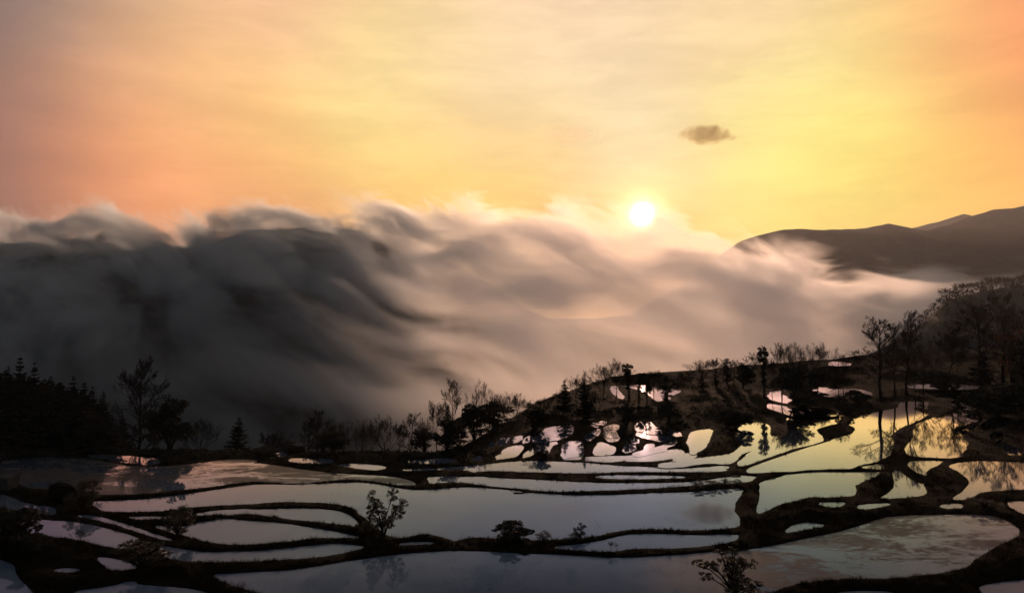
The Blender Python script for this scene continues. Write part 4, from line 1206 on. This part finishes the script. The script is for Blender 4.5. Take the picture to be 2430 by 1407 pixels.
def grass(name, n_, ymax, mat, hmin, hmax, seed, lo=0.05, hi=3.0, box=None):
    r = np.random.default_rng(seed)
    pts = []
    got = 0
    while got < n_:
        m = 200000
        u = r.uniform(-0.86, 0.86, m)
        y = 1 / r.uniform(1 / ymax, 1 / 50.0, m)
        x = u * y
        wd = water_dist(x, y)
        okk = (wd > lo) & (wd < hi) & (fbm(x * 0.4, y * 0.4, 3, seed) + 0.16 > r.random(m) * 0.35)
        p = np.stack([x[okk], y[okk]], 1)
        pts.append(p); got += len(p)
    p = np.concatenate(pts)[:n_]
    z = ground_z(p[:, 0], p[:, 1])
    k_ = len(p)
    h = r.uniform(hmin, hmax, (k_, 1)) * (0.6 + 0.9 * value_noise(p[:, 0] * 0.8, p[:, 1] * 0.8, 4))[:, None]
    lean = np.stack([r.normal(0, 0.45, k_), r.normal(0, 0.45, k_), np.ones(k_)], 1)
    S = Soup()
    th = r.random(k_) * 6.283
    wv = np.stack([np.cos(th), np.sin(th), 0 * th], 1) * 0.022 * (p[:, 1:2] / 70)
    S.spears(np.stack([p[:, 0], p[:, 1], z - 0.03], 1), unit(lean) * h, wv)
    return put(name, S.mesh(name), mat, kind='stuff')
grass('grass', 150000, 130, M_GRASS, 0.05, 0.17, 3)
grass('grass', 150000, 260, M_GRASS, 0.15, 0.5, 6, lo=0.15, hi=30)

def tufts(n_, seed):
    r = np.random.default_rng(seed)
    m = 60000
    u = r.uniform(-0.84, 0.84, m); y = 1 / r.uniform(1 / 150.0, 1 / 50.0, m); x = u * y
    wd = water_dist(x, y)
    okk = (wd > 0.0) & (wd < 2.5) & (value_noise(x * 0.5, y * 0.5, 71) > 0.66)
    x, y = x[okk][:n_], y[okk][:n_]
    S = Soup(); c = 14
    X_ = np.repeat(x, c) + r.normal(0, 0.10, len(x) * c); Y_ = np.repeat(y, c) + r.normal(0, 0.10, len(x) * c)
    h = np.repeat(r.uniform(0.18, 0.50, len(x)), c)[:, None] * r.uniform(0.5, 1.1, (len(X_), 1))
    lean = unit(np.stack([r.normal(0, 0.5, len(X_)), r.normal(0, 0.5, len(X_)), np.ones(len(X_))], 1)) * h
    S.spears(np.stack([X_, Y_, ground_z(X_, Y_) - 0.03], 1), lean, np.tile([[0.02, 0, 0]], (len(X_), 1)))
    put('grass_tufts', S.mesh('grass_tufts'), M_GRASS, kind='stuff')
tufts(3200, 21)

def reeds(name, px, py, w, h, n_, hh, seed):
    r = np.random.default_rng(seed)
    y0 = land_y_at_row(py)
    S = Soup()
    c = at_y(px, py, y0)
    x = c[0] + r.normal(0, w / FOC * y0 / 2.5, n_); y = y0 + r.normal(0, h / 10, n_)
    z = np.minimum(ground_z(x, y), 99)
    lean = unit(np.stack([r.normal(0, 0.3, n_), r.normal(0, 0.3, n_), np.ones(n_)], 1)) * r.uniform(0.5, 1.1, (n_, 1)) * hh
    S.spears(np.stack([x, y, z], 1), lean, np.tile([[0.018, 0, 0]], (n_, 1)))
    return put(name, S.mesh(name), M_GRASS, kind='stuff')
reeds('reeds', 574, 1392, 30, 8, 60, 0.9, 1)
reeds('reeds', 1412, 1246, 26, 10, 26, 0.75, 2)
reeds('reeds', 1570, 1247, 130, 12, 70, 0.6, 3)
reeds('reeds', 1600, 1158, 250, 6, 260, 0.7, 4)
reeds('reeds', 340, 1092, 120, 10, 160, 1.1, 5)
reeds('reeds', 1040, 1094, 100, 6, 140, 0.8, 6)
reeds('reeds', 380, 1402, 90, 8, 130, 0.6, 7)

# woodland on the dim hill, too far off to tell one tree from the next
S = Soup(); r = np.random.default_rng(44)
for i in range(420):
    u_h = r.uniform(hx[2], hx[-2]); t_h = r.uniform(-0.75, 0.05)
    y_h = HY + t_h * 190
    z_h = np.interp(u_h, hx, hz) - 0.62 * 190 * abs(t_h) ** 1.5 - 1
    R = r.uniform(2.5, 6.0)
    d = rvec(r, 26)
    p = np.array([u_h * y_h, y_h, z_h + R * 0.6]) + d * R * (r.random((26, 1)) ** 0.4) * [0.8, 0.8, 1.1]
    al = unit(rvec(r, 26) + [0, 0, 0.5]) * R * 0.30
    S.blades(p, al, unit(np.cross(al, rvec(r, 26))) * R * 0.13)
put('woodland', S.mesh('woodland'), M_TWIG, kind='stuff')
# rice stubble left standing in the nearer paddies
S = Soup(); r = np.random.default_rng(45)
m_ = 400000
y = 1 / r.uniform(1 / 118, 1 / 52.0, m_); x = r.uniform(-0.8, 0.8, m_) * y
wd = water_dist(x, y)
dens_ = fbm(x * 0.10, y * 0.16, 4, 61) + 0.5 * fbm(x * 0.6, y * 0.6, 3, 62)
okk = (wd < -0.25) & (dens_ > 0.20) & (r.random(m_) < 0.5)
x, y = x[okk][:9000], y[okk][:9000]
z = ground_z(x, y)
hh = r.uniform(0.40, 0.52, (len(x), 1))
S.spears(np.stack([x, y, z], 1), unit(np.stack([r.normal(0, .2, len(x)), r.normal(0, .2, len(x)), np.ones(len(x))], 1)) * hh, np.tile([[0.016, 0, 0]], (len(x), 1)))
put('rice_stubble', S.mesh('rice_stubble'), M_GRASS, kind='stuff')

# ---------------------------------------------------------------- single things on the banks
def lump(name, x, base, w, h, text, cat, mat, seed, flat=0.75, boxy=False):
    y = land_y_at_row(base)
    c = at_y(x, base, y)
    bm = bmesh.new()
    if boxy:
        bmesh.ops.create_cube(bm, size=2.0)
        bmesh.ops.subdivide_edges(bm, edges=bm.edges[:], cuts=5, use_grid_fill=True)
        for v in bm.verts:
            L = max(abs(v.co.x), abs(v.co.y), abs(v.co.z))
            v.co = v.co * 0.8 + v.co.normalized() * 0.28 * L
    else:
        bmesh.ops.create_icosphere(bm, subdivisions=4, radius=1.0)
    W_ = w / FOC * y / 2; H_ = h / FOC * y
    for v in bm.verts:
        nrm = 1 + 0.45 * float(fbm(v.co.x * 1.6 + seed * 9, v.co.y * 1.6 + v.co.z * 1.3, 4, seed))
        v.co = Vector((v.co.x * nrm * W_, v.co.y * nrm * W_ * flat, (v.co.z * 0.5 + 0.35) * nrm * H_ * 1.12))
    me = bpy.data.meshes.new(name); bm.to_mesh(me); bm.free()
    for p in me.polygons: p.use_smooth = not boxy
    o = put(name, me, mat)
    o.location = (c[0], y, float(ground_z(c[0], y)) - 0.05)
    label(o, text, cat)
    return o
lump('earth_mound', 147, 1188, 62, 42, 'rounded dark earth mound beside the left pond', 'mound', M_EARTH, 3)
lump('boulder', 12, 1160, 40, 30, 'square dark block at the left edge of the left pond', 'rock', M_STONE, 4, 0.9, True)
# thin stake standing in the shallows
y_ = land_y_at_row(1168); c_ = at_y(110, 1168, y_); S = Soup()
S.tube(np.array([[0, 0, -0.3], [0.02, 0, 0.8], [0.0, 0.02, 1.55]]), np.array([0.035, 0.03, 0.022]), 7)
st = put('stake', S.mesh('stake'), M_BARK); st.location = (c_[0], y_, float(ground_z(c_[0], y_)))
label(st, 'thin upright stake just left of the rounded mound', 'stake')
